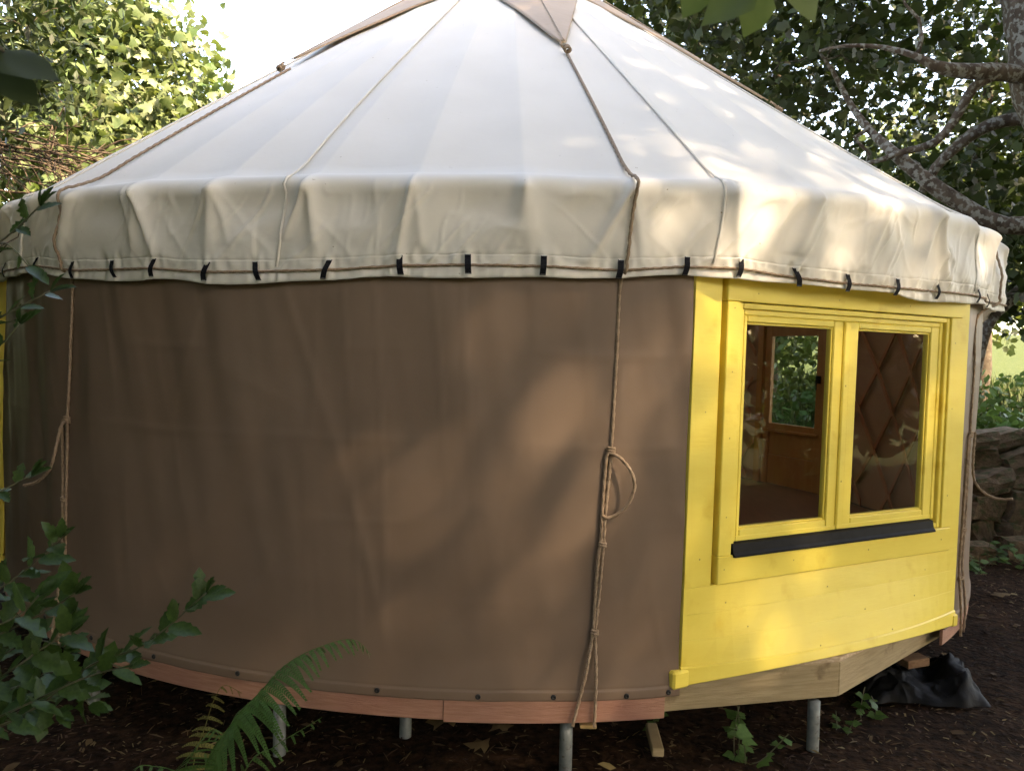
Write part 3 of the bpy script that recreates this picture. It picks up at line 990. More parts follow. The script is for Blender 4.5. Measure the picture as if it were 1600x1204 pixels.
# ---- yellow window panel
def build_window(P0, dirw, name, label=None):
    d = Vector((dirw[0], dirw[1], 0)).normalized()
    n = Vector((d.y, -d.x, 0))
    up = Vector((0, 0, 1))
    def P(s, dep, z):
        return Vector((P0[0], P0[1], CZ + z)) + d * s + n * dep
    def bar(s0, s1, d0, d1, z0, z1, ch=.003):
        return cbox(P(s0, d0, z0), d, n, up, s1 - s0, d1 - d0, z1 - z0, ch)
    # structural backing behind everything: a ring round the opening
    b = MB()
    b.add(*bar(.004, .232, -.060, -.0405, -1.19, .38))
    b.add(*bar(1.434, 1.643, -.060, -.0405, -1.19, .38))
    b.add(*bar(.234, 1.432, -.060, -.0405, .182, .38))
    b.add(*bar(.234, 1.432, -.060, -.0405, -1.19, -.702))
    root = b.build(name, MT['yellow'], yurt)
    if label:
        root['label'] = label
    def part(nm, pieces, mat='yellow'):
        q = MB()
        for p in pieces:
            q.add(*p)
        return q.build(nm, MT[mat], root)
    # side posts
    part('post', [bar(0, .128, -.04, .0024, -.8572, .38, .0012)])
    part('post', [bar(1.572, 1.647, -.04, .0024, -.8572, .38, .0012)])
    # boards under the window
    def bul(s_):
        x = (s_ - .8235) / .8235
        return max(0.0, 1 - x * x)
    def bowed(s0, s1, z0, z1, dep, ns=22, chz=.0007):
        """board bent outward towards the round deck below; z0 may be a function of s"""
        V, F = [], []
        for i in range(ns + 1):
            s_ = s0 + (s1 - s0) * i / ns
            za = z0(s_) if callable(z0) else z0
            for (dd_, z) in ((-.03, za), (-chz, za), (0, za + chz), (0, z1 - chz), (-chz, z1), (-.03, z1)):
                f = min(1.0, max(0.0, (-.857 - z) / .325))
                V.append(P(s_, dep + dd_ + .098 * bul(s_) * f ** 1.2, z))
        for i in range(ns):
            for k in range(6):
                F.append((i * 6 + k, i * 6 + (k + 1) % 6, i * 6 + 6 + (k + 1) % 6, i * 6 + 6 + k))
        F += [tuple(range(6)), tuple(reversed(range(ns * 6, ns * 6 + 6)))]
        return V, F
    zz = [-1.151, -1.055, -.957, -.8575]
    for k in range(3):
        part('cladding_board', [bowed(.0, 1.647, zz[k] + .0001, zz[k + 1] - .0001, .002)])
    # casing round the window
    part('casing_board', [bar(.147, .212, -.04, .016, -.748, .214)])
    part('casing_board', [bar(1.502, 1.567, -.04, .012, -.748, .214)])
    part('casing_board', [bar(.147, 1.567, -.04, .016, -.857, -.7485, .004)])
    part('head_board', [bar(.147, 1.58, -.04, .014, .2155, .38)])
    # fixed frame: two stepped mouldings
    for (s0, s1, z0, z1, dep) in ((.214, 1.500, -.746, .212, .004), (.232, 1.470, -.705, .190, -.008)):
        w = .022
        q = [bar(s0, s0 + w, -.04, dep, z0, z1, .003), bar(s1 - w, s1, -.04, dep, z0, z1, .003),
             bar(s0 + w + .0005, s1 - w - .0005, -.04, dep - .0006, z1 - w, z1, .003), bar(s0 + w + .0005, s1 - w - .0005, -.04, dep - .0006, z0, z0 + w, .003)]
        part('window_frame', q)
    # casements: stiles and rails round each pane
    for (s0, g0, g1, s1) in ((.2545, .273, .757, .812), (.853, .907, 1.390, 1.4475)):
        zt, zb, gt, gb = .168, -.698, .141, -.659
        q = [bar(s0, g0, -.046, -.010, zb, zt, .004), bar(g1, s1, -.046, -.010, zb, zt, .004),
             bar(g0 + .0004, g1 - .0004, -.046, -.0106, gt, zt, .004), bar(g0 + .0004, g1 - .0004, -.046, -.0106, zb, gb, .004)]
        part('casement', q)
        # glazing bead
        w = .008
        q = [bar(g0 + .0003, g0 + w, -.044, -.019, gb, gt, .002), bar(g1 - w, g1 - .0003, -.044, -.019, gb, gt, .002),
             bar(g0 + w + .0003, g1 - w - .0003, -.044, -.0195, gt - w, gt - .0003, .002), bar(g0 + w + .0003, g1 - w - .0003, -.044, -.0195, gb + .0003, gb + w, .002)]
        part('glazing_bead', q)
        pane = part('pane', [bar(g0 + .002, g1 - .002, -.032, -.028, gb + .002, gt - .002, .0004)], 'glass')
    part('mullion', [bar(.8135, .8515, -.046, -.002, -.702, .168, .005)])
    # black drip sill
    V = []
    for s in (.222, 1.440):
        for (dep, z) in ((-.012, -.703), (.011, -.709), (.017, -.740), (.027, -.750), (.027, -.757), (.012, -.757), (-.012, -.755)):
            V.append(P(s, dep, z))
    m = 7
    F = [(k, k + m, (k + 1) % m + m, (k + 1) % m) for k in range(m)] + [tuple(range(m)), tuple(reversed(range(m, 2 * m)))]
    q = MB(); q.add(V, F)
    q.build('drip_sill', MT['black_sill'], root)
    # bottom ledge, proud at both ends
    low = lambda s_: -1.188 - .036 * ((s_ - .8235) / .8235) ** 2
    part('skirt_board', [bowed(-.004, 1.651, low, -1.1515, .007, 30, .004)])
    part('ledge_end', [bar(-.046, .030, -.033, .0185, -1.227, -1.160, .008)])
    part('ledge_end', [bar(1.622, 1.662, -.033, .0165, -1.226, -1.168, .006)])
    # screw heads
    rs = random.Random(4)
    q = MB()
    for (s, z, dep) in [(.18, .19, .0162), (.18, -.05, .0162), (.18, -.3, .0162), (.18, -.6, .0162), (.18, -.80, .0162), (.55, -.80, .0162), (1.0, -.80, .0162), (1.5, -.80, .0162), (1.535, -.6, .0122), (1.535, -.2, .0122), (1.535, .1, .0122),
                        (.17, .34, .0142), (.3, .25, .0142), (.75, .25, .0142), (1.2, .25, .0142), (.83, -.1, -.0018), (.83, -.5, -.0018),
                        (.2, -.93, -.0118), (.75, -.93, -.0118), (1.4, -.93, -.0118), (.3, -1.03, -.0134), (.95, -1.04, -.0134), (1.3, -1.03, -.0134), (.65, -1.14, -.0118), (1.1, -1.14, -.0118), (.06, -.2, .0122), (.06, -.75, .0122)]:
        rr = rs.uniform(.0028, .0042)
        if z < -.86:
            dep = .0035 + .098 * bul(s) * min(1.0, (-.857 - z) / .325) ** 1.2
        c = P(s, dep, z)
        q.add([c + d * rr * math.cos(f) + up * rr * math.sin(f) for f in np.linspace(0, 2 * math.pi, 9)[:-1]], [tuple(range(8))])
    o = q.build('screw_heads', MT['screw'], root)
    o['kind'] = 'stuff'
    return root
build_window((0.6589, 2.8610), (0.8822, 0.4709), 'window_panel', 'bright yellow panel with two casement windows and black drip sill')
# second yellow panel at the far left, only its near edge shows
pA = cyl(-87.0, 0, YR + .035); pB = cyl(-56.0, 0, YR + .035)
dd = (pB - pA)
pA = pB - dd.normalized() * 1.647
build_window((pA.x, pA.y), (dd.x, dd.y), 'window_panel', 'yellow panel at the far left edge of the wall')

# ---- inside: floor, lining, lattice, far door
b = MB()
ring = [cyl(t, -1.182, 3.05) for t in range(0, 360, 6)]
b.add(ring, [tuple(range(len(ring)))])
b.build('inner_floor', MT['floor_in'], yurt)
def build_lattice():
    hgt0, hgt1 = -1.15, .42
    span = 22.0
    opens = [(14.0, 45.2), (-88, -56), (107.5, 125.3), (272, 304)]
    rl = 3.055
    for sgn in (1, -1):
        for k in range(40):
            base = POLE0 + 360 / 40 * k
            runs, cur = [], []
            for i in range(27):
                f = i / 26
                t = base + sgn * span * (f - .5)
                tw = float(wrapdeg(t))
                inside = any(a < tw < c for (a, c) in opens)
                if inside:
                    if len(cur) > 2: runs.append(cur)
                    cur = []
                else:
                    cur.append((t, hgt0 + (hgt1 - hgt0) * f))
            if len(cur) > 2: runs.append(cur)
            for run in runs:
                mid = float(wrapdeg(run[len(run) // 2][0]))
                if not (45 < mid < 200):          # only the stretch of wall seen through the panes
                    continue
                run = run[::2] if len(run) > 4 else run
                V, F = [], []
                r0 = rl - (.012 if sgn > 0 else 0)
                for (t, z) in run:
                    dz = .026
                    for (rr, zz) in ((r0, z - dz), (r0, z + dz), (r0 - .011, z + dz), (r0 - .011, z - dz)):
                        V.append(cyl(t, zz, rr))
                n_ = len(run)
                for i in range(n_ - 1):
                    for q in range(4):
                        F.append((i * 4 + q, i * 4 + (q + 1) % 4, i * 4 + 4 + (q + 1) % 4, i * 4 + 4 + q))
                F += [(0, 1, 2, 3), tuple(range(n_ * 4 - 4, n_ * 4))]
                bb = MB(); bb.add(V, F)
                bb.build('lattice_lath', MT['lath'], yurt)
for (t0, t1) in ((45.3, 107.6), (125.2, 200)):
    tt = np.arange(t0, t1, 1.5)
    V = [cyl(t, z, 3.078) for z in (-1.18, .45) for t in tt]
    b = MB(); b.add(V, [tuple(f) for f in grid_faces(2, len(tt))])
    b.build('inner_lining', MT['lining'], yurt, True)
build_lattice()
def build_door():
    a, c = cyl(124.5, 0, 3.09), cyl(108.3, 0, 3.09)
    d = (c - a); W = d.length; d.normalize()
    n = Vector((d.y, -d.x, 0))
    if n.dot(Vector((YC.x, YC.y, 0)) - Vector((a.x, a.y, 0))) < 0:
        n = -n                                   # towards the inside
    up = Vector((0, 0, 1))
    def bar(s0, s1, d0, d1, z0, z1, ch=.003):
        return cbox(Vector((a.x, a.y, CZ + z0)) + d * s0 + n * d0, d, n, up, s1 - s0, d1 - d0, z1 - z0, ch)
    b = MB()
    for q in (bar(0, .07, -.02, .07, -1.181, .42), bar(W - .07, W, -.02, .07, -1.181, .42), bar(.071, W - .071, -.02, .07, .35, .42)):
        b.add(*q)
    root = b.build('door', MT['door'], yurt)
    def part(nm, q, mat='door'):
        bb = MB()
        for k in q: bb.add(*k)
        bb.build(nm, MT[mat], root)
    g0, g1, gt, gb = .155, W - .165, .225, -.60
    part('stile', [bar(.075, g0, 0, .042, -1.179, .345)])
    part('stile', [bar(g1, W - .075, 0, .042, -1.179, .345)])
    part('rail', [bar(g0 + .0005, g1 - .0005, 0, .0415, gt, .345)])
    part('rail', [bar(g0 + .0005, g1 - .0005, 0, .0415, gb - .075, gb)])
    part('ledge', [bar(g0 - .05, g1 + .05, .0425, .060, gb - .082, gb - .055)])
    part('lower_panel', [bar(g0 + .0005, g1 - .0005, 0, .030, gb - .30, gb - .0757)])
    part('lower_panel', [bar(g0 + .0005, g1 - .0005, 0, .034, -1.179, gb - .3015)])
    part('pane', [bar(g0 + .002, g1 - .002, .018, .022, gb + .002, gt - .002, .0004)], 'glass')
    part('latch', [bar(g1 + .02, g1 + .055, .0425, .075, -.20, -.13), bar(g1 + .03, g1 + .045, .0755, .085, -.26, -.13)], 'iron')
build_door()

# ------------------------------------------------------------------ vegetation helpers
def project(P):
    P = np.asarray(P, float) - np.array([0, 0, CZ])
    d = P @ np.array(_f)
    return 800 + 1220.07 * (P @ np.array(_xr)) / d, 602 - 1220.07 * (P @ np.array(_ur)) / d, d

def leaf_palmate():
    """five-lobed sycamore leaf, about unit width, petiole at origin, pointing +y"""
    out = [(0, 0), (.20, -.05), (.47, .10), (.33, .26), (.50, .52), (.25, .50), (.20, .62), (0, 1.0), (-.20, .62), (-.25, .50), (-.50, .52), (-.33, .26), (-.47, .10), (-.20, -.05)]
    V = [(x, y, -.16 * abs(x) - .10 * y * y) for (x, y) in out] + [(0, .34, .02)]
    c = len(out)
    F = [(k, k + 1, c) for k in range(c - 1)] + [(c - 1, 0, c)]
    return np.array(V), np.array(F)
def leaf_palmate_lo():
    out = [(0, 0), (.48, .08), (.30, .30), (.46, .56), (0, 1.0), (-.46, .56), (-.30, .30), (-.48, .08)]
    V = [(x, y, -.2 * abs(x) - .1 * y * y) for (x, y) in out]
    return np.array(V), np.array([(0, 1, 2), (0, 2, 4), (2, 3, 4), (0, 4, 6), (4, 5, 6), (0, 6, 7)])
def leaf_oval(w=.28):
    V = [(0, 0, 0), (w, .35, -.06), (w * .75, .7, -.08), (0, 1, -.16), (-w * .75, .7, -.08), (-w, .35, -.06)]
    return np.array(V), np.array([(0, 1, 2), (0, 2, 3), (0, 3, 4), (0, 4, 5)])

def rand_basis(rng, n, up=.75, spread=.75, droop=.2, out=None):
    """n rotation matrices: z = leaf normal, y = leaf tip"""
    N = rng.normal(size=(n, 3)) * spread
    N[:, 2] += up
    if out is not None:
        N += out
    N /= np.linalg.norm(N, axis=1)[:, None] + 1e-9
    Tm = rng.normal(size=(n, 3)); Tm[:, 2] -= droop
    Tm -= N * (Tm * N).sum(1)[:, None]
    Tm /= np.linalg.norm(Tm, axis=1)[:, None] + 1e-9
    B = np.cross(Tm, N)
    return np.stack([B, Tm, N], -1)

def scatter(template, P, Rm, S):
    V, F = template
    n, k = len(P), len(V)
    W = np.einsum('nij,kj->nki', Rm, V) * S[:, None, None] + P[:, None, :]
    FF = (F[None] + (np.arange(n) * k)[:, None, None]).reshape(-1, F.shape[1])
    return W.reshape(-1, 3), FF

def crown(root, template, P, Rm, S, mat, n_parts, name='crown', lim=(-60, 1660, -60, 1264)):
    """leaves: the ones that show largest are parts, the rest one part of kind stuff"""
    P = np.asarray(P)
    if n_parts:
        x, y, d = project(P)
        vis = (d > .2) & (x > lim[0]) & (x < lim[1]) & (y > lim[2]) & (y < lim[3])
        size = np.where(vis, S / np.maximum(d, .1), 0)
        order = np.argsort(-size)[:n_parts]
        order = order[size[order] > 0]
        me = mesh_np('leaf', template[0], template[1], mat)
        for i in order:
            Mx = Matrix.Identity(4)
            for a in range(3):
                for b in range(3):
                    Mx[a][b] = float(Rm[i][a][b] * S[i])
                Mx[a][3] = float(P[i][a])
            link('leaf', me, root, Mx)
        keep = np.ones(len(P), bool); keep[order] = False
        P, Rm, S = P[keep], Rm[keep], S[keep]
    V, F = scatter(template, P, Rm, S)
    o = link(name, mesh_np(name, V, F, mat), root)
    o['kind'] = 'stuff'
    return o

def make_tree(name, label, trunk, clumps, template, leaf, per, mat, barkmat, seed, n_parts=0, group=None, spread=.30,
              limbs=(), up=.75, twig_r=.010, leaf_spread=.8, bumpy=.12, cat='tree', lean_out=.3, keep=None, droop=.2):
    """trunk: list of (x,y,z,r). clumps: (centre, radii, clusters). limbs: lists of (x,y,z,r)."""
    rng = np.random.RandomState(seed)
    root = thing(name, label, cat, (trunk[0][0], trunk[0][1], float(ground_z(np.array(trunk[0][0]), np.array(trunk[0][1])))), group)
    def path(pts, seg):
        P = np.array([p[:3] for p in pts]); Rr = [p[3] for p in pts]
        Q = smooth_path(P, .09)
        cum = np.concatenate([[0], np.cumsum(np.linalg.norm(np.diff(P, axis=0), axis=1))])
        cq = np.concatenate([[0], np.cumsum(np.linalg.norm(np.diff(Q, axis=0), axis=1))])
        rr = np.interp(cq / cq[-1] * cum[-1], cum, Rr)
        return Q, rr
    nodes, nrad = [], []
    Q, rr = path(trunk, 14)
    b = MB(); b.add(*tube(Q, rr, 14, True, bumpy, seed))
    b.build('trunk', barkmat, root, True)
    nodes += list(Q[len(Q) // 3:]); nrad += list(rr[len(Q) // 3:])
    for i, lm in enumerate(limbs):
        Q, rr = path(lm, 10)
        b = MB(); b.add(*tube(Q, rr, 10, True, bumpy, seed + i + 1))
        b.build('limb', barkmat, root, True)
        nodes += list(Q[2:]); nrad += list(rr[2:])
    cl = []
    for (c, rad, n) in clumps:
        v = rng.normal(size=(n, 3)); v /= np.linalg.norm(v, axis=1)[:, None]
        v *= rng.uniform(.25, 1, size=(n, 1)) ** .5
        cl.append(np.array(c) + v * np.array(rad))
    cl = np.concatenate(cl)
    nodes = np.array(nodes); nrad = np.array(nrad)
    order = np.argsort([np.min(np.linalg.norm(nodes - c, axis=1)) for c in cl])
    b = MB()
    for i in order:
        c = cl[i]
        dist = np.linalg.norm(nodes - c, axis=1) + np.maximum(0, nodes[:, 2] - c[2]) * .6
        j = int(np.argmin(dist))
        s = nodes[j]; L = np.linalg.norm(c - s)
        r0 = min(nrad[j] * .75, twig_r * (.6 + L * .9))
        mid1 = s + (c - s) * .35 + rng.normal(size=3) * L * .08 + np.array([0, 0, L * .08])
        mid2 = s + (c - s) * .7 + rng.normal(size=3) * L * .07 + np.array([0, 0, L * .06])
        pts = np.array([s, mid1, mid2, c])
        rads = np.linspace(r0, max(.003, r0 * .45), 4)
        b.add(*tube(pts, rads, 5, False))
        nodes = np.concatenate([nodes, pts[1:]]); nrad = np.concatenate([nrad, rads[1:]])
    o = b.build('branches', barkmat, root, True)
    o['kind'] = 'stuff'
    n = len(cl) * per
    P = np.repeat(cl, per, axis=0) + np.clip(rng.normal(size=(n, 3)), -2.1, 2.1) * np.array([spread, spread, spread * .7])
    cen = np.mean(cl, axis=0)
    out = (P - cen); out /= np.linalg.norm(out, axis=1)[:, None] + 1e-9
    Rm = rand_basis(rng, n, up, leaf_spread, droop, out * lean_out)
    S = leaf * rng.uniform(.6, 1.2, n)
    if keep is not None:
        k = keep(P)
        P, Rm, S = P[k], Rm[k], S[k]
    crown(root, template, P, Rm, S, mat, n_parts)
    return root

def outside_yurt(P):
    """no leaf may hang inside the yurt"""
    r = np.hypot(P[:, 0] - YC.x, P[:, 1] - YC.y)
    zc = CZ + 2.95 - np.maximum(r, .3) / K_CONE
    return ~((r < 3.45) & (P[:, 2] < zc + .3))

def out_of_view(P):
    """crowns behind the eye keep clear of the lens"""
    x, y, d = project(P)
    return ~((d > 0.05) & (x > -260) & (x < 1860) & (y > -150) & (y < 1300) & (d < 9))

TP, TPL, TO, TON = leaf_palmate(), leaf_palmate_lo(), leaf_oval(), leaf_oval(.16)

# ------------------------------------------------------------------ trees left of the yurt
make_tree('sycamore_tree', 'sunlit pale green sycamore with large lobed leaves behind the left roof edge', [(-6.6, 11.6, -.1, .22), (-6.4, 11.5, 1.6, .18), (-6.1, 11.2, 3.4, .13), (-5.9, 11.0, 5.4, .07)],
          [((-5.7, 10.9, 4.7), (1.5, 1.2, 1.6), 95), ((-4.55, 10.5, 4.0), (1.0, .9, .9), 55), ((-6.0, 11.0, 6.6), (1.2, 1.2, 1.2), 40), ((-7.4, 11, 4.2), (1.4, 1, 1.8), 50), ((-4.9, 10.3, 3.3), (1.0, .8, .6), 30)],
          TP, .155, 52, MT['leaf_syc'], MT['bark_dark'], 21, n_parts=300, spread=.27, up=.5, lean_out=.5)
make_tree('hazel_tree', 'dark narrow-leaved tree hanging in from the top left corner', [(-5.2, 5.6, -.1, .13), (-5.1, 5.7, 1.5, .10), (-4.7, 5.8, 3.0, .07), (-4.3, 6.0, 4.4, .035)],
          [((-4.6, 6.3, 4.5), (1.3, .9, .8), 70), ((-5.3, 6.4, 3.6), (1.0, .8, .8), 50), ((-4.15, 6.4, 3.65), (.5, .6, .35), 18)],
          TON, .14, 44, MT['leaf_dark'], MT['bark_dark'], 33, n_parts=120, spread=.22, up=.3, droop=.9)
make_tree('hedge_shrub', 'mid green leafy hedge shrub low behind the left roof edge', [(-7.0, 10.2, -.1, .08), (-6.9, 10.2, 1.2, .05), (-6.6, 10.1, 2.4, .03)],
          [((-6.6, 10.0, 2.2), (1.8, .9, 1.1), 80), ((-4.9, 9.7, 2.5), (1.2, .6, .8), 50), ((-8.5, 9.8, 2.2), (1.2, .9, 1.4), 40)],
          TO, .11, 42, MT['leaf_mid'], MT['bark_dark'], 41, spread=.24, cat='shrub', keep=outside_yurt)
make_tree('hedge_shrub', 'distant sunlit hedge shrub filling the gap behind the sycamore', [(-9, 14.5, -.1, .12), (-9, 14.5, 1.5, .08), (-8.6, 14.4, 3.2, .04)],
          [((-8.8, 14.3, 2.6), (2.6, 1.2, 1.8), 110), ((-12, 14, 3), (2, 1.2, 2.2), 70)],
          TPL, .17, 34, MT['leaf_syc'], MT['bark_dark'], 47, spread=.32, cat='shrub')

def twig_heap():
    rng = np.random.RandomState(7)
    root = thing('dead_branches', 'tangle of bare brown dead branches above the left eave', 'branches', (-5.2, 8.0, 0.2))
    for k in range(10):
        b = MB()
        y0 = rng.uniform(7.3, 8.2)
        s = np.array([-6.2 + rng.uniform(-.3, .3), y0, 0.1])
        m1 = np.array([-6.0 + rng.uniform(-.3, .3), y0, 3.1 + rng.uniform(-.3, .4)])
        e = np.array([-3.75 + rng.uniform(-.5, .5), y0 + rng.uniform(-.2, .3), 3.05 + rng.uniform(-.25, .35)])
        P = smooth_path([s, m1, (m1 + e) / 2 + np.array([0, 0, rng.uniform(.1, .35)]), e], .08)
        rr = np.linspace(.026, .007, len(P))
        b.add(*tube(P, rr, 6, True, .1, k))
        for q in range(24):
            i = rng.randint(len(P) // 3, len(P) - 2)
            d = (P[i + 1] - P[i]); d /= np.linalg.norm(d)
            d = d + rng.normal(size=3) * .55
            d /= np.linalg.norm(d)
            L = rng.uniform(.3, 1.0)
            t = [P[i], P[i] + d * L * .5 + rng.normal(size=3) * .04, P[i] + d * L + rng.normal(size=3) * .08 - np.array([0, 0, .08])]
            b.add(*tube(smooth_path(t, .1), .0055 * rng.uniform(.6, 1.2), 4, False))
        b.build('branch', MT['twig'], root, True)
twig_heap()

# ------------------------------------------------------------------ the big lichened tree on the right and the wood behind it
def at(px, py, Y):
    d = np.array(_f) + np.array(_xr) * (px - 800) / 1220.07 - np.array(_ur) * (py - 602) / 1220.07
    return d * (Y / d[1]) + np.array([0, 0, CZ])
def limb(lst):
    return [(*at(px, py, Y), r) for (px, py, Y, r) in lst]
T0 = at(1600, 60, 6.2)
big_trunk = [(5.15, 6.3, -.1, .36), (5.1, 6.3, .8, .31), (4.95, 6.3, 1.7, .275), (4.85, 6.3, 2.5, .25), (4.52, 6.3, 3.15, .24), (4.22, 6.3, 3.65, .23), (4.07, 6.32, 4.3, .22), (3.92, 6.4, 5.2, .20), (3.8, 6.6, 6.2, .13), (3.8, 6.9, 7.4, .06)]
big_limbs = [
    limb([(1610, 118, 6.3, .075), (1550, 112, 6.2, .065), (1500, 111, 6.15, .055), (1462, 104, 6.1, .045), (1430, 88, 6.1, .026), (1380, 74, 6.2, .019), (1320, 72, 6.3, .014), (1280, 80, 6.4, .010)]),
    limb([(1560, 116, 6.2, .045), (1522, 136, 6.25, .040), (1490, 190, 6.3, .036), (1458, 224, 6.4, .032), (1415, 236, 6.5, .028), (1370, 252, 6.6, .020), (1340, 258, 6.7, .012)]),
    limb([(1720, 330, 6.3, .10), (1600, 352, 6.35, .075), (1550, 346, 6.4, .070), (1500, 318, 6.45, .066), (1450, 284, 6.5, .060), (1405, 246, 6.6, .050), (1365, 210, 6.8, .034), (1330, 165, 7.0, .027), (1300, 110, 7.2, .020), (1280, 82, 7.3, .012)]),
    limb([(1700, 175, 6.6, .09), (1600, 184, 6.8, .060), (1545, 196, 6.9, .055), (1500, 224, 7.0, .05), (1462, 262, 7.1, .045), (1440, 300, 7.2, .035)]),
    limb([(1700, 330, 7.6, .10), (1620, 430, 7.8, .075), (1585, 462, 7.8, .065), (1548, 500, 7.8, .055), (1530, 560, 7.8, .045), (1520, 640, 7.8, .03)]),
    limb([(1432, 92, 6.1, .018), (1440, 60, 6.1, .017), (1436, 30, 6.1, .013), (1415, 8, 6.1, .010), (1405, -20, 6.1, .008)]),
    limb([(1360, 200, 6.8, .018), (1335, 215, 6.9, .016), (1358, 240, 6.9, .014), (1352, 265, 6.9, .012)]),
]
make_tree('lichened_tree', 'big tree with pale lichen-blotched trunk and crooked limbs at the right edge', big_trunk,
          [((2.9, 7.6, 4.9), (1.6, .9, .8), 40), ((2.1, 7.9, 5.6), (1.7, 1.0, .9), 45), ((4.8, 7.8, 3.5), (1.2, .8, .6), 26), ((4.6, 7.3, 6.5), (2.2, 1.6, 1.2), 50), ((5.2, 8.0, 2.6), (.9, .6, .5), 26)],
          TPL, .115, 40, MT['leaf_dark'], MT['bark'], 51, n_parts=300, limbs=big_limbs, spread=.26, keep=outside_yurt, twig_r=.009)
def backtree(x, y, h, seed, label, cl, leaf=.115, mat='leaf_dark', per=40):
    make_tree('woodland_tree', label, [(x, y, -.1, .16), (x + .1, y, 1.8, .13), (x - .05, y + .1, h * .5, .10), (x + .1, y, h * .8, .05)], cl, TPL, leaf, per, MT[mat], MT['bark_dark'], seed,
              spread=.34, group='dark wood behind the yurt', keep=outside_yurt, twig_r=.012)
backtree(1.6, 11.2, 7.5, 61, 'dark leafy tree behind the roof, nearest the crown cap', [((1.4, 10.6, 5.4), (1.8, 1.2, 1.5), 95), ((1.9, 10.8, 7.4), (2.0, 1.2, 1.2), 60)])
backtree(3.7, 11.6, 8, 62, 'dark leafy tree with thin trunks behind the middle of the right roof slope', [((3.8, 11.2, 4.7), (1.7, 1.1, 1.3), 76), ((3.9, 11.3, 6.8), (1.9, 1.2, 1.5), 84), ((4.6, 11.0, 3.4), (1.2, .8, .7), 34)])
backtree(6.6, 11.2, 8, 63, 'dark leafy tree farthest right behind the lichened trunk', [((6.3, 10.8, 4.4), (1.7, 1.2, 1.1), 72), ((6.3, 10.9, 6.5), (2.0, 1.2, 1.5), 90), ((5.6, 10.6, 3.1), (1.1, .8, .5), 40)])
backtree(9.5, 16.5, 9, 64, 'sunlit green tree beyond the meadow', [((9.0, 16, 4.2), (3.0, 1.6, 2.6), 130), ((5.6, 17, 3.2), (2.4, 1.2, 2.0), 80)], .20, 'leaf_syc', 30)

make_tree('bramble_shrub', 'green bramble shrub behind the yurt, seen through its far door', [(4.1, 10.0, 0, .04), (4.1, 10.0, 1.2, .03), (4.2, 10.0, 2.2, .02)], [((4.0, 9.9, 1.9), (1.3, .5, 1.3), 90)], TO, .12, 40, MT['leaf_mid'], MT['bark_dark'], 66, spread=.25, cat='shrub')

# ------------------------------------------------------------------ wood behind the photographer: shades the yurt, mirrored in the panes
def shade(x, y, h, seed, label, cl, per=46, leaf=.2, spread=.42):
    make_tree('shade_tree', label, [(x, y, -.1, .26), (x, y, 2.5, .21), (x + .2, y, h * .55, .15), (x, y + .2, h * .85, .06)], cl, TPL, leaf, per, MT['leaf_mid'], MT['bark'], seed, spread=spread,
              keep=out_of_view, group='trees shading the yurt from outside the picture', twig_r=.015)
shade(6.4, -4.4, 9.5, 71, 'tall leafy tree behind and right of the viewpoint', [((2.1, -.6, 7.0), (1.5, 1.9, 1.1), 115), ((.4, -.7, 7.0), (1.5, 1.7, 1.0), 70), ((4.1, -3.5, 7.2), (1.7, 1.0, 1.0), 75)], 44, .24)
shade(9.4, -6.0, 11, 79, 'tall airy tree behind and right of the viewpoint, its crown full of small gaps', [((7.9, -4.1, 9.6), (3.4, 2.6, 1.4), 120)], 150, .125, 1.35)
shade(8.6, 1.2, 10.5, 72, 'tall leafy tree standing well right of the viewpoint', [((4.7, .7, 8.8), (2.2, 2.0, 1.2), 74), ((7.0, 4.8, 9.2), (2.4, 2.0, 1.5), 110), ((8.6, 1.6, 9.4), (2.0, 2.2, 1.8), 80), ((9.4, 1.8, 5.5), (2.0, 2.4, 2.6), 90)], 74, .18, .75)
shade(-6.2, 1.4, 9, 78, 'unseen leafy tree added close on the left to shade the wall', [((-5.0, .8, 5.2), (2.0, 2.4, 2.4), 150), ((-5.6, 2.2, 2.6), (1.2, 1.4, 1.8), 80), ((-3.4, -.4, 6.8), (2.0, 2.0, 1.2), 90)], 44, .26)  # unseen tree, added to keep sky light off the left wall
shade(1.2, -6.5, 9.5, 73, 'tall leafy tree straight behind the viewpoint', [((1.4, -5.6, 7.0), (3.0, 2.0, 2.4), 130), ((-2.6, -6.0, 6.0), (2.6, 2.0, 2.6), 100), ((.2, -3.2, 7.6), (2.2, 1.8, 1.2), 90)], 40, .28)
shade(5.0, -9.5, 13, 75, 'unseen very tall tree added farther behind on the right to block sky', [((4.6, -8.6, 10.5), (3.4, 2.2, 3.0), 150), ((9.0, -8.6, 9.5), (3.0, 2.0, 3.0), 110)], 40, .34)  # this and the next three: unseen, added to cut sky light on the front
shade(-3.0, -10, 13, 76, 'unseen very tall tree added farther behind on the left to block sky', [((-2.6, -9.0, 10.5), (3.4, 2.2, 3.0), 150), ((-7.0, -7.6, 9.5), (3.0, 2.2, 3.0), 120)], 40, .34)
shade(12.0, -2.5, 12, 77, 'unseen very tall tree added far right of the viewpoint to block sky', [((11.4, -2.4, 9.0), (2.6, 3.2, 3.4), 140), ((12.2, 2.6, 7.0), (2.4, 2.6, 3.4), 110)], 40, .34)
shade(-7.5, -2.5, 9, 74, 'unseen tall tree added behind and left of the viewpoint to block sky', [((-6.8, -1.6, 6.4), (2.6, 2.6, 2.6), 130), ((-4.2, -2.6, 7.4), (2.4, 2.0, 1.5), 90), ((-8, 1.5, 5.6), (1.8, 2.2, 2.4), 80)], 40, .28)
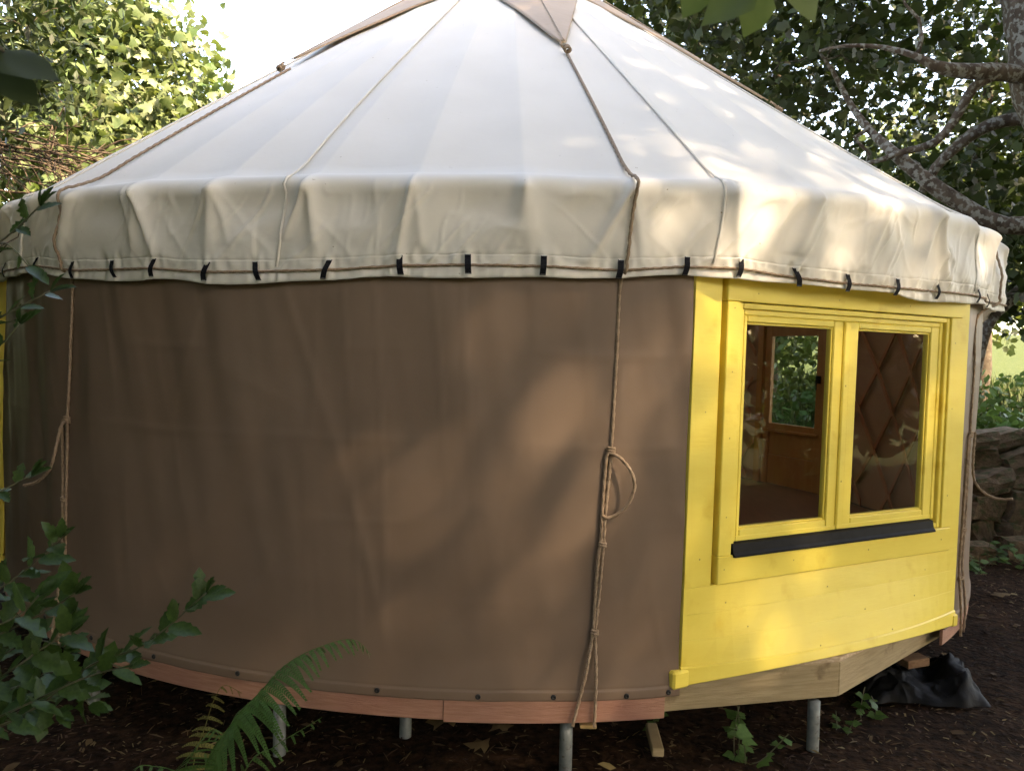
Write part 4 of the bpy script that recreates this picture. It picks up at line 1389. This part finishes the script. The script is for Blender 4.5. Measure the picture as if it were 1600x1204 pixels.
for k, (x, y, lb) in enumerate(((-4.3, 3.2, 'unseen leafy shrub added to block sky just outside the left edge'), (-5.6, 5.0, 'unseen leafy shrub added to block sky left of the yurt'), (7.6, -3.2, 'unseen leafy shrub added to block sky behind and right of the viewpoint'), (3.4, -6.4, 'unseen leafy shrub added to block sky behind the viewpoint, a little right'), (-1.6, -6.8, 'unseen leafy shrub added to block sky straight behind the viewpoint'), (-6.2, -4.6, 'unseen leafy shrub added to block sky behind and left of the viewpoint'), (-8.2, .2, 'unseen leafy shrub added to block sky left of the viewpoint'), (9.6, 1.8, 'unseen leafy shrub added to block sky well right of the viewpoint'))):
    make_tree('sky_screen_shrub', lb, [(x, y, -.1, .06), (x, y, 1.0, .05), (x + .1, y, 2.2, .03)], [((x, y, 2.3), (2.6, 1.1, 2.2), 130)], TO, .30, 36, MT['leaf_mid'], MT['bark_dark'], 80 + k, spread=.38, cat='shrub', group='unseen shrubs added to block sky light', keep=out_of_view)  # unseen shrubs, added to screen low sky light from the yurt

# ------------------------------------------------------------------ holly in the left foreground
def holly_leaf_mesh(seed, spines=4, smooth_edge=False):
    rng = random.Random(seed)
    n = spines
    half = []
    for k in range(n):
        y0 = .10 + .8 * k / n
        w = .25 * math.sin(math.pi * (.10 + .82 * (k + .5) / n)) ** .7
        half.append((w * (.97 if smooth_edge else .80), y0, 0))
        half.append((w * (1.03 if smooth_edge else 1.16), y0 + .42 / n, (.01 if smooth_edge else .06) * rng.uniform(-.6, 1.2)))
    L = [(0, 0, 0)] + half + [(0, 1.04, -.05)] + [(-x, y, z) for (x, y, z) in reversed(half)]
    V = [(x, y, z + .16 * x * x * 4 - .10 * (y - .4) ** 2) for (x, y, z) in L]
    m = len(L)
    mids = [(0, .25, -.028), (0, .5, -.032), (0, .75, -.045)]
    V += mids
    F = []
    def near(y):
        return m + (0 if y < .38 else 1 if y < .63 else 2)
    h = len(half)
    for k in range(m):
        a, b_ = k, (k + 1) % m
        ya, yb = V[a][1], V[b_][1]
        c1, c2 = near(ya), near(yb)
        F.append((a, b_, c1))
        if c1 != c2:
            F.append((c1, b_, c2) if k <= h else (b_, c2, c1))
    me = mesh_np('holly_leaf', np.array(V), [tuple(f) for f in F], MT['holly'], True)
    return me
HOLLY = [holly_leaf_mesh(1, 4, True), holly_leaf_mesh(2, 3), holly_leaf_mesh(3, 4, True), holly_leaf_mesh(4, 4)]

def leaf_matrix(p, tip, nrm, size):
    t = Vector(tip).normalized(); n = Vector(nrm)
    n = (n - t * n.dot(t)).normalized()
    x = t.cross(n)
    Mx = Matrix.Identity(4)
    for a in range(3):
        Mx[a][0] = x[a] * size; Mx[a][1] = t[a] * size; Mx[a][2] = n[a] * size; Mx[a][3] = p[a]
    return Mx

holly = thing('holly_bush', 'spiny dark green holly bush in the left foreground', 'bush', (-1.62, 1.55, 0))
def holly_spray(rng, pix, n, size=(.045, .066), r0=.0045, tipn=3, upb=.6):
    """pix: (px, py, depth) along the shoot, base first"""
    pts = [at(a, b_, c) for (a, b_, c) in pix]
    z0 = max(.12, pts[0][2] - .25)
    pts.insert(0, np.array([-1.59 + .07 * min(1, z0), 1.55, z0]))      # springs from the woody stem
    P = smooth_path(pts, .012)
    b = MB(); b.add(*tube(P, np.linspace(r0, .0014, len(P)), 6))
    b.build('stem', MT['holly_stem'], holly, True)
    m = len(P)
    n = int(n * 1.7)
    for k in range(n):
        f = (k + .6) / n
        i = min(m - 2, int((.40 + .60 * f) * m))
        d = P[i + 1] - P[i]; d /= np.linalg.norm(d)
        ang = k * 2.4 + rng.uniform(-.5, .5)
        a, bb = frame_of(d)
        side = a * math.cos(ang) + bb * math.sin(ang)
        tip = side * .9 + d * rng.uniform(.35, .9) + np.array([0, 0, rng.uniform(-.15, .35)])
        nrm = np.array([rng.uniform(-.5, .5), rng.uniform(-.8, .1), upb + rng.uniform(-.2, .5)])
        link('leaf', HOLLY[rng.randint(0, 3)], holly, leaf_matrix(P[i], tip, nrm, rng.uniform(*size) * .86))
    d = P[-1] - P[-3]; d /= np.linalg.norm(d)
    for k in range(tipn):
        tip = d + np.array([rng.uniform(-.7, .7), rng.uniform(-.4, .4), rng.uniform(-.2, .7)])
        link('leaf', HOLLY[2], holly, leaf_matrix(P[-1], tip, (rng.uniform(-.4, .4), -.5, .8), rng.uniform(.035, .05)))
def build_holly():
    rng = random.Random(5)
    # woody stems out of the frame
    for (x, y, h) in ((-1.62, 1.55, 2.0), (-1.50, 1.75, 1.5), (-1.7, 1.4, 1.2)):
        P = smooth_path([(x, y, -.05), (x + .05, y, h * .4), (x + .12, y - .03, h * .75), (x + .14, y, h)], .06)
        b = MB(); b.add(*tube(P, np.linspace(.022, .008, len(P)), 8))
        b.build('stem', MT['bark_dark'], holly, True)
    D = 1.5
    sprays = [
        # low shoot reaching right across the wall foot
        ([(-160, 1200, 1.6), (30, 1120, 1.58), (142, 1039, 1.55), (210, 1014, 1.53), (262, 979, 1.5), (300, 945, 1.48), (322, 926, 1.47)], 20, (.058, .082)),
        ([(-140, 1060, 1.5), (-20, 1000, 1.5), (75, 952, 1.48), (118, 925, 1.46)], 15, (.066, .092)),
        ([(-160, 1150, 1.45), (0, 1057, 1.42), (67, 1012, 1.40), (110, 985, 1.40)], 15, (.066, .092)),
        ([(-120, 1180, 1.55), (75, 1084, 1.5), (142, 1055, 1.48), (200, 1040, 1.46)], 13, (.064, .09)),
        ([(-150, 1000, 1.6), (-20, 930, 1.6), (40, 890, 1.6), (95, 840, 1.58)], 15, (.06, .085)),
        ([(-140, 1120, 1.7), (20, 1075, 1.7), (90, 1050, 1.68), (140, 1100, 1.66)], 15, (.066, .09)),
        ([(-140, 1010, 1.35), (-30, 985, 1.35), (30, 960, 1.35), (60, 930, 1.34)], 11, (.06, .085)),
        ([(-150, 1140, 1.9), (-10, 1100, 1.9), (60, 1075, 1.88), (120, 1062, 1.86)], 14, (.066, .09)),
        ([(-150, 1040, 2.0), (-20, 1030, 2.0), (50, 1000, 1.98), (100, 1010, 1.96)], 14, (.066, .09)),
        ([(-150, 1190, 1.7), (-20, 1120, 1.7), (40, 1090, 1.7), (90, 1110, 1.7)], 12, (.06, .085)),
        # middle sprig
        ([(-150, 860, 1.6), (-40, 790, 1.6), (15, 760, 1.6), (48, 742, 1.6)], 8, (.045, .062)),
        # upper sprigs in front of the valance
        ([(-140, 470, 1.4), (-20, 392, 1.4), (28, 355, 1.38), (62, 322, 1.36)], 11, (.038, .056)),
        ([(-140, 640, 1.45), (-30, 520, 1.42), (30, 480, 1.4), (78, 455, 1.4)], 11, (.042, .06)),
        ([(-140, 700, 1.5), (-20, 560, 1.5), (10, 530, 1.5), (30, 505, 1.5)], 6, (.042, .06)),
        ([(-120, 440, 1.35), (-10, 380, 1.35), (30, 398, 1.35), (44, 415, 1.35)], 5, (.034, .05)),
    ]
    for (pix, n, sz) in sprays:
        holly_spray(rng, pix, n, sz)
build_holly()

# ------------------------------------------------------------------ ferns
def frond(root, path, length, mat, seed, n=26, hang=.55, maxw=.13):
    """one arching frond: stalk and rows of toothed leaflets"""
    rng = np.random.RandomState(seed)
    P = smooth_path(path, .006)
    m = len(P)
    b = MB()
    b.add(*tube(P, np.linspace(.0032, .0007, m), 5))
    def pinna(base, d, nrm, L):
        # tapering leaflet cut into small lobes on both sides
        k = max(5, int(L / .0075))
        sd = np.cross(d, nrm); sd /= np.linalg.norm(sd) + 1e-9
        V, F = [], []
        for i in range(k):
            f0 = i / k
            w = .088 * L * (1 - f0) ** .75 + .0018
            c = base + d * (L * f0) + np.array([0, 0, -1.0]) * (hang * L * .45 * f0 * f0)
            c2 = base + d * (L * (f0 + .85 / k)) + np.array([0, 0, -1.0]) * (hang * L * .45 * (f0 + .85 / k) ** 2)
            for s in (-1, 1):
                q = len(V)
                V += [c, c2, c2 + sd * s * w + d * (L * .5 / k) - nrm * w * .25, c + sd * s * w * .9 + d * (L * .35 / k) - nrm * w * .2]
                F.append((q, q + 1, q + 2, q + 3) if s > 0 else (q + 3, q + 2, q + 1, q))
        return V, F
    for i in range(n):
        f = .10 + .88 * (i / (n - 1)) ** .9
        j = min(m - 2, int(f * m))
        t = P[j + 1] - P[j]; t /= np.linalg.norm(t) + 1e-9
        a = np.cross(t, [0, 0, 1.0]); a /= np.linalg.norm(a) + 1e-9
        nrm = np.cross(a, t)
        L = maxw * (math.sin(math.pi * min(1, (f * .86 + .12))) ** .8) * (1.0 if f < .5 else 1 - .55 * (f - .5) * 2) + .006
        for s in (-1, 1):
            d = a * s * .85 + t * .45 + np.array([0, 0, -hang * .5]) + rng.normal(size=3) * .06
            d /= np.linalg.norm(d)
            b.add(*pinna(P[j], d, nrm, L * rng.uniform(.85, 1.08)))
    b.build('frond', mat, root)

fern = thing('fern', 'green arching fern in front of the brown wall, below its centre left', 'fern', (-.80, 2.05, 0))
fb = np.array([-.80, 2.05, 0.0])
frond(fern, [fb, at(318, 1215, 2.1), at(362, 1130, 2.12), at(405, 1082, 2.15), at(455, 1032, 2.2), at(520, 1003, 2.24), at(556, 1000, 2.26), at(580, 1022, 2.28)], .7, MT['fern'], 1, 40, .75, .16)
frond(fern, [fb, at(300, 1220, 2.2), at(322, 1130, 2.3), at(338, 1085, 2.34), at(352, 1070, 2.36), at(378, 1082, 2.38)], .5, MT['fern_old'], 2, 20, .8, .085)
frond(fern, [fb, at(290, 1225, 2.05), at(300, 1180, 2.0), at(330, 1140, 1.95), at(345, 1150, 1.9)], .4, MT['fern'], 3, 18, .7, .10)
frond(fern, [fb, at(380, 1210, 2.15), at(430, 1165, 2.2), at(470, 1140, 2.22), at(503, 1120, 2.24)], .4, MT['fern'], 4, 18, .6, .075)
frond(fern, [fb, at(300, 1235, 2.0), at(230, 1195, 1.95), at(200, 1215, 1.9)], .4, MT['fern'], 6, 16, .6, .09)
fern2 = thing('fern', 'yellowish low fern at the bottom left corner of the picture', 'fern', (-.95, 1.35, 0))
f2 = np.array([-.95, 1.35, 0.0])
frond(fern2, [f2, (-1.0, 1.4, .12), (-.94, 1.52, .20), (-.85, 1.62, .20), (-.76, 1.68, .15)], .5, MT['fern_old'], 5, 22, .3, .11)
frond(fern2, [f2, (-.99, 1.5, .12), (-1.02, 1.65, .17), (-1.04, 1.78, .12)], .5, MT['fern_old'], 7, 20, .3, .10)

# ------------------------------------------------------------------ leaves hanging close to the lens
def near_sprig(label, tw, leaves, mat, seed):
    root = thing('overhanging_sprig', label, 'sprig', tw[0])
    b = MB(); P = smooth_path(tw, .01); b.add(*tube(P, np.linspace(.016, .0016, len(P)), 6))
    b.build('twig', MT['bark_dark'], root, True)
    me = mesh_np('near_leaf', *leaf_oval(.36), mat, True)
    for (p, tip, nrm, s) in leaves:
        link('leaf', me, root, leaf_matrix(p, tip, nrm, s))
pa = [np.array([.1, -.7, 6.4]), np.array([-.2, -.1, 4.0]), at(-60, -300, .9), at(-50, -100, .8), at(-20, 40, .72), at(5, 80, .7)]
near_sprig('dark blurred leaf hanging close to the lens at the left edge', pa,
           [(at(-15, 78, .7), (.9, .05, -.25), (.1, -.55, .5), .060), (at(-20, 95, .72), (.8, .1, -.6), (.2, -.6, .4), .055)], MT['leaf_dark'], 1)
pb = [np.array([1.2, -.5, 6.5]), np.array([.7, .3, 4.0]), at(1180, -330, 1.0), at(1185, -140, .9), at(1190, -60, .85), at(1195, -20, .82)]
near_sprig('blurred green leaves hanging into the top edge above the right roof slope', pb,
           [(at(1190, -28, .82), (-.75, .0, -.45), (.2, -.6, .6), .072), (at(1200, -30, .83), (-.25, .1, -.8), (.3, -.8, .4), .058), (at(1235, -45, .85), (.5, .1, -.6), (-.1, -.8, .5), .060), (at(1110, -40, .85), (-.4, .1, -.6), (.1, -.8, .5), .05)], MT['leaf_mid'], 2)

# ------------------------------------------------------------------ dry-stone wall, stones and weeds at the right
def stone_mesh(seed, sub=2):
    """irregular block: a subdivided cube rounded and dented"""
    rng = np.random.RandomState(seed)
    n = 5
    u = np.linspace(-1, 1, n)
    V, F, key = [], [], {}
    def vid(p):
        k = tuple(np.round(p, 4))
        if k not in key:
            key[k] = len(V); V.append(np.array(p, float))
        return key[k]
    for ax in range(3):
        for s in (-1, 1):
            for i in range(n - 1):
                for j in range(n - 1):
                    q = []
                    for (a, b_) in ((i, j), (i + 1, j), (i + 1, j + 1), (i, j + 1)):
                        p = [0, 0, 0]; p[ax] = s; p[(ax + 1) % 3] = u[a]; p[(ax + 2) % 3] = u[b_]
                        q.append(vid(p))
                    F.append(tuple(q) if s > 0 else tuple(reversed(q)))
    V = np.array(V)
    nn = np.linalg.norm(V, axis=1)[:, None]
    W = V * (.62 + .38 / nn)
    off = rng.uniform(0, 50, 3)
    for i in range(len(W)):
        d = mnoise.noise_vector(Vector(V[i] * 1.1 + off))
        W[i] += np.array(d) * .22
    W = W / np.abs(W).max(axis=0)
    return mesh_np('stone', W * .5, F, MT['stone'], False)
STONES = [stone_mesh(k) for k in range(7)]
def build_stone_wall():
    root = thing('stone_wall', 'tumbled mossy dry-stone wall at the right edge behind the yurt', 'wall', (4.6, 6.75, 0))
    rng = random.Random(3)
    z = 0.0
    for row in range(5):
        h = (.26, .22, .19, .17, .15)[row]
        x = 3.15 + row * .16 + rng.uniform(0, .15)
        while x < 6.4:
            w = rng.uniform(.22, .48)
            top = .95 - .35 * max(0, (3.9 - x)) if True else 1
            if z + h * .4 < top + rng.uniform(-.1, .1):
                Mx = Matrix.Translation((x + w / 2, 6.65 + row * .07 + rng.uniform(-.12, .10), z + h / 2 - .02)) @ Matrix.Rotation(rng.uniform(-.45, .45), 4, 'Y') @ Matrix.Rotation(rng.uniform(-.5, .5), 4, 'Z') @ Matrix.Diagonal((w * rng.uniform(.95, 1.15), rng.uniform(.28, .44), h * rng.uniform(1.0, 1.4), 1))
                link('stone', STONES[rng.randrange(7)], root, Mx)
            x += w
        z += h
    return root
build_stone_wall()
for (x, y, s, lb) in ((3.72, 6.15, (.28, .24, .2), 'rounded grey stone lying at the foot of the stone wall'), (4.15, 6.3, (.34, .26, .22), 'brown stone fallen in front of the stone wall')):
    o = link('loose_stone', STONES[2].copy(), None, Matrix.Translation((x, y, s[2] * .32)) @ Matrix.Diagonal((*s, 1)))
    o['label'] = lb; o['category'] = 'stone'; o['group'] = 'loose stones'

def weed(name, label, x, y, h, n, seed, leaf=.05, spread=.12, mat='weed', group=None, tmpl=None, cat='plant'):
    rng = np.random.RandomState(seed)
    z0 = float(ground_z(np.array(x), np.array(y)))
    root = thing(name, label, cat, (x, y, z0), group)
    me = mesh_np('leaf', *(tmpl or TO), MT[mat], True)
    for k in range(max(2, n // 7)):
        top = np.array([x + rng.normal() * spread, y + rng.normal() * spread, z0 + h * rng.uniform(.6, 1.0)])
        bot = np.array([x + rng.normal() * .02, y + rng.normal() * .02, z0 - .02])
        P = smooth_path([bot, bot * .5 + top * .5 + rng.normal(size=3) * .015, top], .03)
        b = MB(); b.add(*tube(P, .0022, 5, False)); b.build('stem', MT['holly_stem'], root)
        for i in range(7):
            f = rng.uniform(.25, 1)
            p = P[int(f * (len(P) - 1))]
            a = rng.uniform(0, 6.28)
            tip = (math.cos(a), math.sin(a), rng.uniform(-.3, .35))
            link('leaf', me, root, leaf_matrix(p, tip, (rng.normal() * .3, -.35 + rng.normal() * .3, 1), leaf * rng.uniform(.6, 1.2)))
TI = (np.array([(0, 0, 0), (.38, .05, -.03), (.48, .32, -.05), (.22, .62, -.03), (0, .98, -.08), (-.22, .62, -.03), (-.48, .32, -.05), (-.38, .05, -.03)]), np.array([(0, 1, 2), (0, 2, 3), (0, 3, 4), (0, 4, 5), (0, 5, 6), (0, 6, 7)]))
weed('ivy_clump', 'dark ivy clump on the soil just left of the steel post under the window', .93, 2.98, .22, 30, 1, .055, .10, tmpl=TI)
weed('ivy_sprig', 'small ivy sprig beside the black plastic sheet', 1.62, 3.40, .17, 14, 2, .05, .05, tmpl=TI)
weed('ivy_sprig', 'tiny ivy sprig on the soil right of the steel post', 1.42, 3.2, .08, 10, 3, .04, .05, tmpl=TI)
weed('ivy_sprig', 'ivy sprig under the end of the red rim board', .62, 3.15, .20, 14, 8, .05, .07, tmpl=TI)
for k, (x, y, h) in enumerate(((3.55, 6.2, .45), (3.75, 6.0, .25), (3.95, 5.9, .22), (4.2, 6.0, .3), (3.5, 5.75, .16), (4.45, 6.15, .3))):
    weed('nettle', ('tall nettle against the stone wall beside the yurt', 'low nettle in front of the rounded stone', 'low nettle on the soil edge, third from the yurt', 'nettle beside the fallen brown stone', 'smallest nettle, nearest the viewer by the wall', 'nettle farthest right in front of the stone wall')[k], x, y, h, 22, 20 + k, .085, .10, group='nettles in front of the stone wall')

# nettle bank and meadow beyond the wall: uncountable
def veg_mass():
    rng = np.random.RandomState(5)
    n = 9000
    x = rng.uniform(2.9, 9.5, n); y = rng.uniform(7.0, 9.6, n)
    z = ground_z(x, y)
    hh = .15 + .5 * (vnoise(x * 1.7, y * 1.7, 5) + .5) + .15
    P = np.stack([x, y, z + rng.uniform(0, 1, n) ** .7 * hh], -1)
    V, F = scatter(TO, P, rand_basis(rng, n, .6, .7, .1), .11 * rng.uniform(.5, 1.3, n))
    o = link('nettle_bank', mesh_np('nettle_bank', V, F, MT['weed']))
    o['kind'] = 'stuff'; o['label'] = 'dense green nettles on the bank behind the stone wall'; o['category'] = 'weeds'
    n = 16000
    x = rng.uniform(2.5, 20, n); y = rng.uniform(9.0, 19, n)
    z = ground_z(x, y)
    blade = (np.array([(-.03, 0, 0), (.03, 0, 0), (.022, .05, .5), (-.022, .05, .5), (0, .16, 1.0)]), np.array([(0, 1, 2), (0, 2, 3), (3, 2, 4)]))
    a = rng.uniform(0, 6.28, n); t = rng.normal(size=n) * .25
    Rm = np.zeros((n, 3, 3))
    Rm[:, 0, 0] = np.cos(a); Rm[:, 1, 0] = np.sin(a); Rm[:, 0, 1] = -np.sin(a); Rm[:, 1, 1] = np.cos(a); Rm[:, 2, 2] = 1
    Rm[:, 0, 2] = t
    V, F = scatter(blade, np.stack([x, y, z], -1), Rm, rng.uniform(.25, .7, n))
    o = link('meadow_grass', mesh_np('meadow_grass', V, F, MT['grass']))
    o['kind'] = 'stuff'; o['label'] = 'bright rough meadow grass beyond the bank'; o['category'] = 'grass'
veg_mass()

# ------------------------------------------------------------------ things lying on the soil
def tarp():
    n, m = 60, 36
    U, W = np.meshgrid(np.linspace(0, 1, n), np.linspace(-1, 1, m))
    ang = W
    x = 1.70 + U * .56 + W * .05
    y = 3.66 + U * .06 + W * (.17 + .07 * U)
    prof = np.clip(1 - W ** 2, 0, 1) ** .7
    hgt = .045 + .03 * np.sin(U * 7.0) + .085 * np.exp(-((U - .80) / .14) ** 2)
    cr = np.clip(1 - np.abs(fnoise(U * 6 + W * 1.5, W * 2.4 - U * 2, 3, 2)) * 4, 0, 1) ** 1.5
    z = prof * (hgt * np.clip(U / .15, 0, 1) * np.clip((1 - U) / .10, 0, 1) ** .7 + .028 * cr + .02 * fnoise(U * 9, W * 3, 6, 2))
    z = np.maximum(z, 0) + .006 + .01 * prof
    x = x + .03 * fnoise(U * 5, W * 2, 8, 2); y = y + .05 * fnoise(U * 5, W * 2, 12, 2)
    V = np.stack([x, y, z], -1).reshape(-1, 3)
    single('plastic_sheet', mesh_np('plastic_sheet', V, grid_faces(m, n), MT['tarp'], True), 'crumpled black plastic sheet on the soil under the right end of the platform', 'sheet')
tarp()
def plank(name, label, c, L, w, h, rz, rx, mat, cat):
    d = Vector((math.cos(rz) * math.cos(rx), math.sin(rz) * math.cos(rx), math.sin(rx))); s = Vector((-math.sin(rz), math.cos(rz), 0)); u = d.cross(s)
    b = MB(); b.add(*cbox(Vector(c) - d * L / 2 - s * w / 2, d, s, u, L, w, h, .004))
    return single(name, b.mesh(name, MT[mat]), label, cat)
plank('wood_block', 'small brown wooden block lying on the black plastic sheet', (1.98, 3.72, .098), .13, .075, .04, .30, 0.05, 'brick', 'block')
plank('timber_offcut', 'short timber offcut lying on the soil below the end of the red board', (.605, 3.03, .02), .21, .045, .035, -1.62, 0.0, 'timber', 'offcut')
def stick(label, P, r, seed):
    b = MB(); b.add(*tube(smooth_path(P, .03), np.linspace(r, r * .5, len(smooth_path(P, .03))), 6, True, .2, seed))
    single('stick', b.mesh('stick', MT['twig'], True), label, 'stick', 'sticks on the soil')
stick('straight brown stick on the soil right of the steel post', [(1.52, 2.86, .025), (1.72, 2.83, .03), (1.98, 2.78, .02)], .008, 1)
stick('thin forked stick at the lower right of the soil', [(1.95, 2.72, .02), (2.2, 2.62, .03), (2.5, 2.45, .015)], .005, 2)
stick('pale thin stick on the soil at the left under the holly', [(-1.75, 2.45, .02), (-1.45, 2.5, .03), (-1.15, 2.55, .02)], .004, 3)
stick('bent twig on the open soil at the right', [(2.6, 3.6, .02), (2.75, 3.75, .03), (2.85, 3.9, .02)], .006, 4)
def dead_leaf(label, x, y, s, rz, seed):
    V, F = TP
    W = np.array(V) * s
    W[:, 2] += .25 * s * np.array([mnoise.noise(Vector((v[0] * 3 + seed, v[1] * 3, 0))) for v in V])
    c, d = math.cos(rz), math.sin(rz)
    W = np.stack([W[:, 0] * c - W[:, 1] * d + x, W[:, 0] * d + W[:, 1] * c + y, W[:, 2] - W[:, 2].min() + .012 + float(ground_z(np.array(x), np.array(y)))], -1)
    single('dead_leaf', mesh_np('dead_leaf', W, F, MT['deadleaf'], False), label, 'leaf', 'dead leaves on the soil')
dead_leaf('pale dead leaf under the board joint, left of the middle post', -.22, 3.1, .13, .7, 1)
dead_leaf('pale dead leaf under the board nearest the middle post', .02, 3.15, .11, 2.4, 2)
dead_leaf('curled dead leaf lying in front of the two under the boards', -.05, 2.95, .10, 1.5, 3)
dead_leaf('orange dead leaf at the bottom edge below the fern', -.76, 2.35, .11, .2, 4)
dead_leaf('dead leaf on the open soil at the far right', 3.3, 5.1, .12, .2, 5)
dead_leaf('dead leaf beside the straight stick', 1.75, 2.72, .09, .9, 6)

def litter():
    rng = np.random.RandomState(3)
    n = 34000
    x = rng.uniform(-3.5, 5.5, n); y = 1.2 + rng.uniform(0, 1, n) ** 1.3 * 6.0
    keep = (np.abs(x) < y * .80 + .6)
    x, y = x[keep], y[keep]
    n = len(x)
    z = ground_z(x, y) + .004
    chip = (np.array([(-.5, -.16, 0), (.5, -.12, .02), (.48, .15, .03), (-.46, .17, 0), (0, 0, .12)]), np.array([(0, 1, 4), (1, 2, 4), (2, 3, 4), (3, 0, 4)]))
    a = rng.uniform(0, 6.28, n); tl = rng.normal(size=n) * .22
    c, s = np.cos(a), np.sin(a)
    Rm = np.zeros((n, 3, 3))
    asp = rng.uniform(.3, 1.6, n)
    long_ = rng.rand(n) < .25
    asp = np.where(long_, .10, asp)
    S = np.where(long_, rng.uniform(.02, .075, n), rng.uniform(.005, .028, n))
    Rm[:, 0, 0] = c; Rm[:, 1, 0] = s; Rm[:, 2, 0] = tl
    Rm[:, 0, 1] = -s * asp; Rm[:, 1, 1] = c * asp
    Rm[:, 2, 2] = 1
    V, F = scatter(chip, np.stack([x, y, z], -1), Rm, S)
    o = link('woodland_litter', mesh_np('woodland_litter', V, F, MT['litter']))
    o['kind'] = 'stuff'; o['label'] = 'brown chips, straws and bits of bark strewn on the soil'; o['category'] = 'litter'
litter()
def litter_leaves():
    rng = np.random.RandomState(8)
    n = 520
    x = rng.uniform(-3.2, 5.5, n); y = 1.6 + rng.uniform(0, 1, n) * 5.2
    z = ground_z(x, y) + .006
    Rm = rand_basis(rng, n, 1.6, .35, 0)
    V, F = scatter(leaf_oval(.3), np.stack([x, y, z], -1), Rm, rng.uniform(.025, .075, n))
    o = link('leaf_scatter', mesh_np('leaf_scatter', V, F, MT['deadleaf']))
    o['kind'] = 'stuff'; o['label'] = 'small dead leaves scattered over the dark soil'; o['category'] = 'leaves'
litter_leaves()
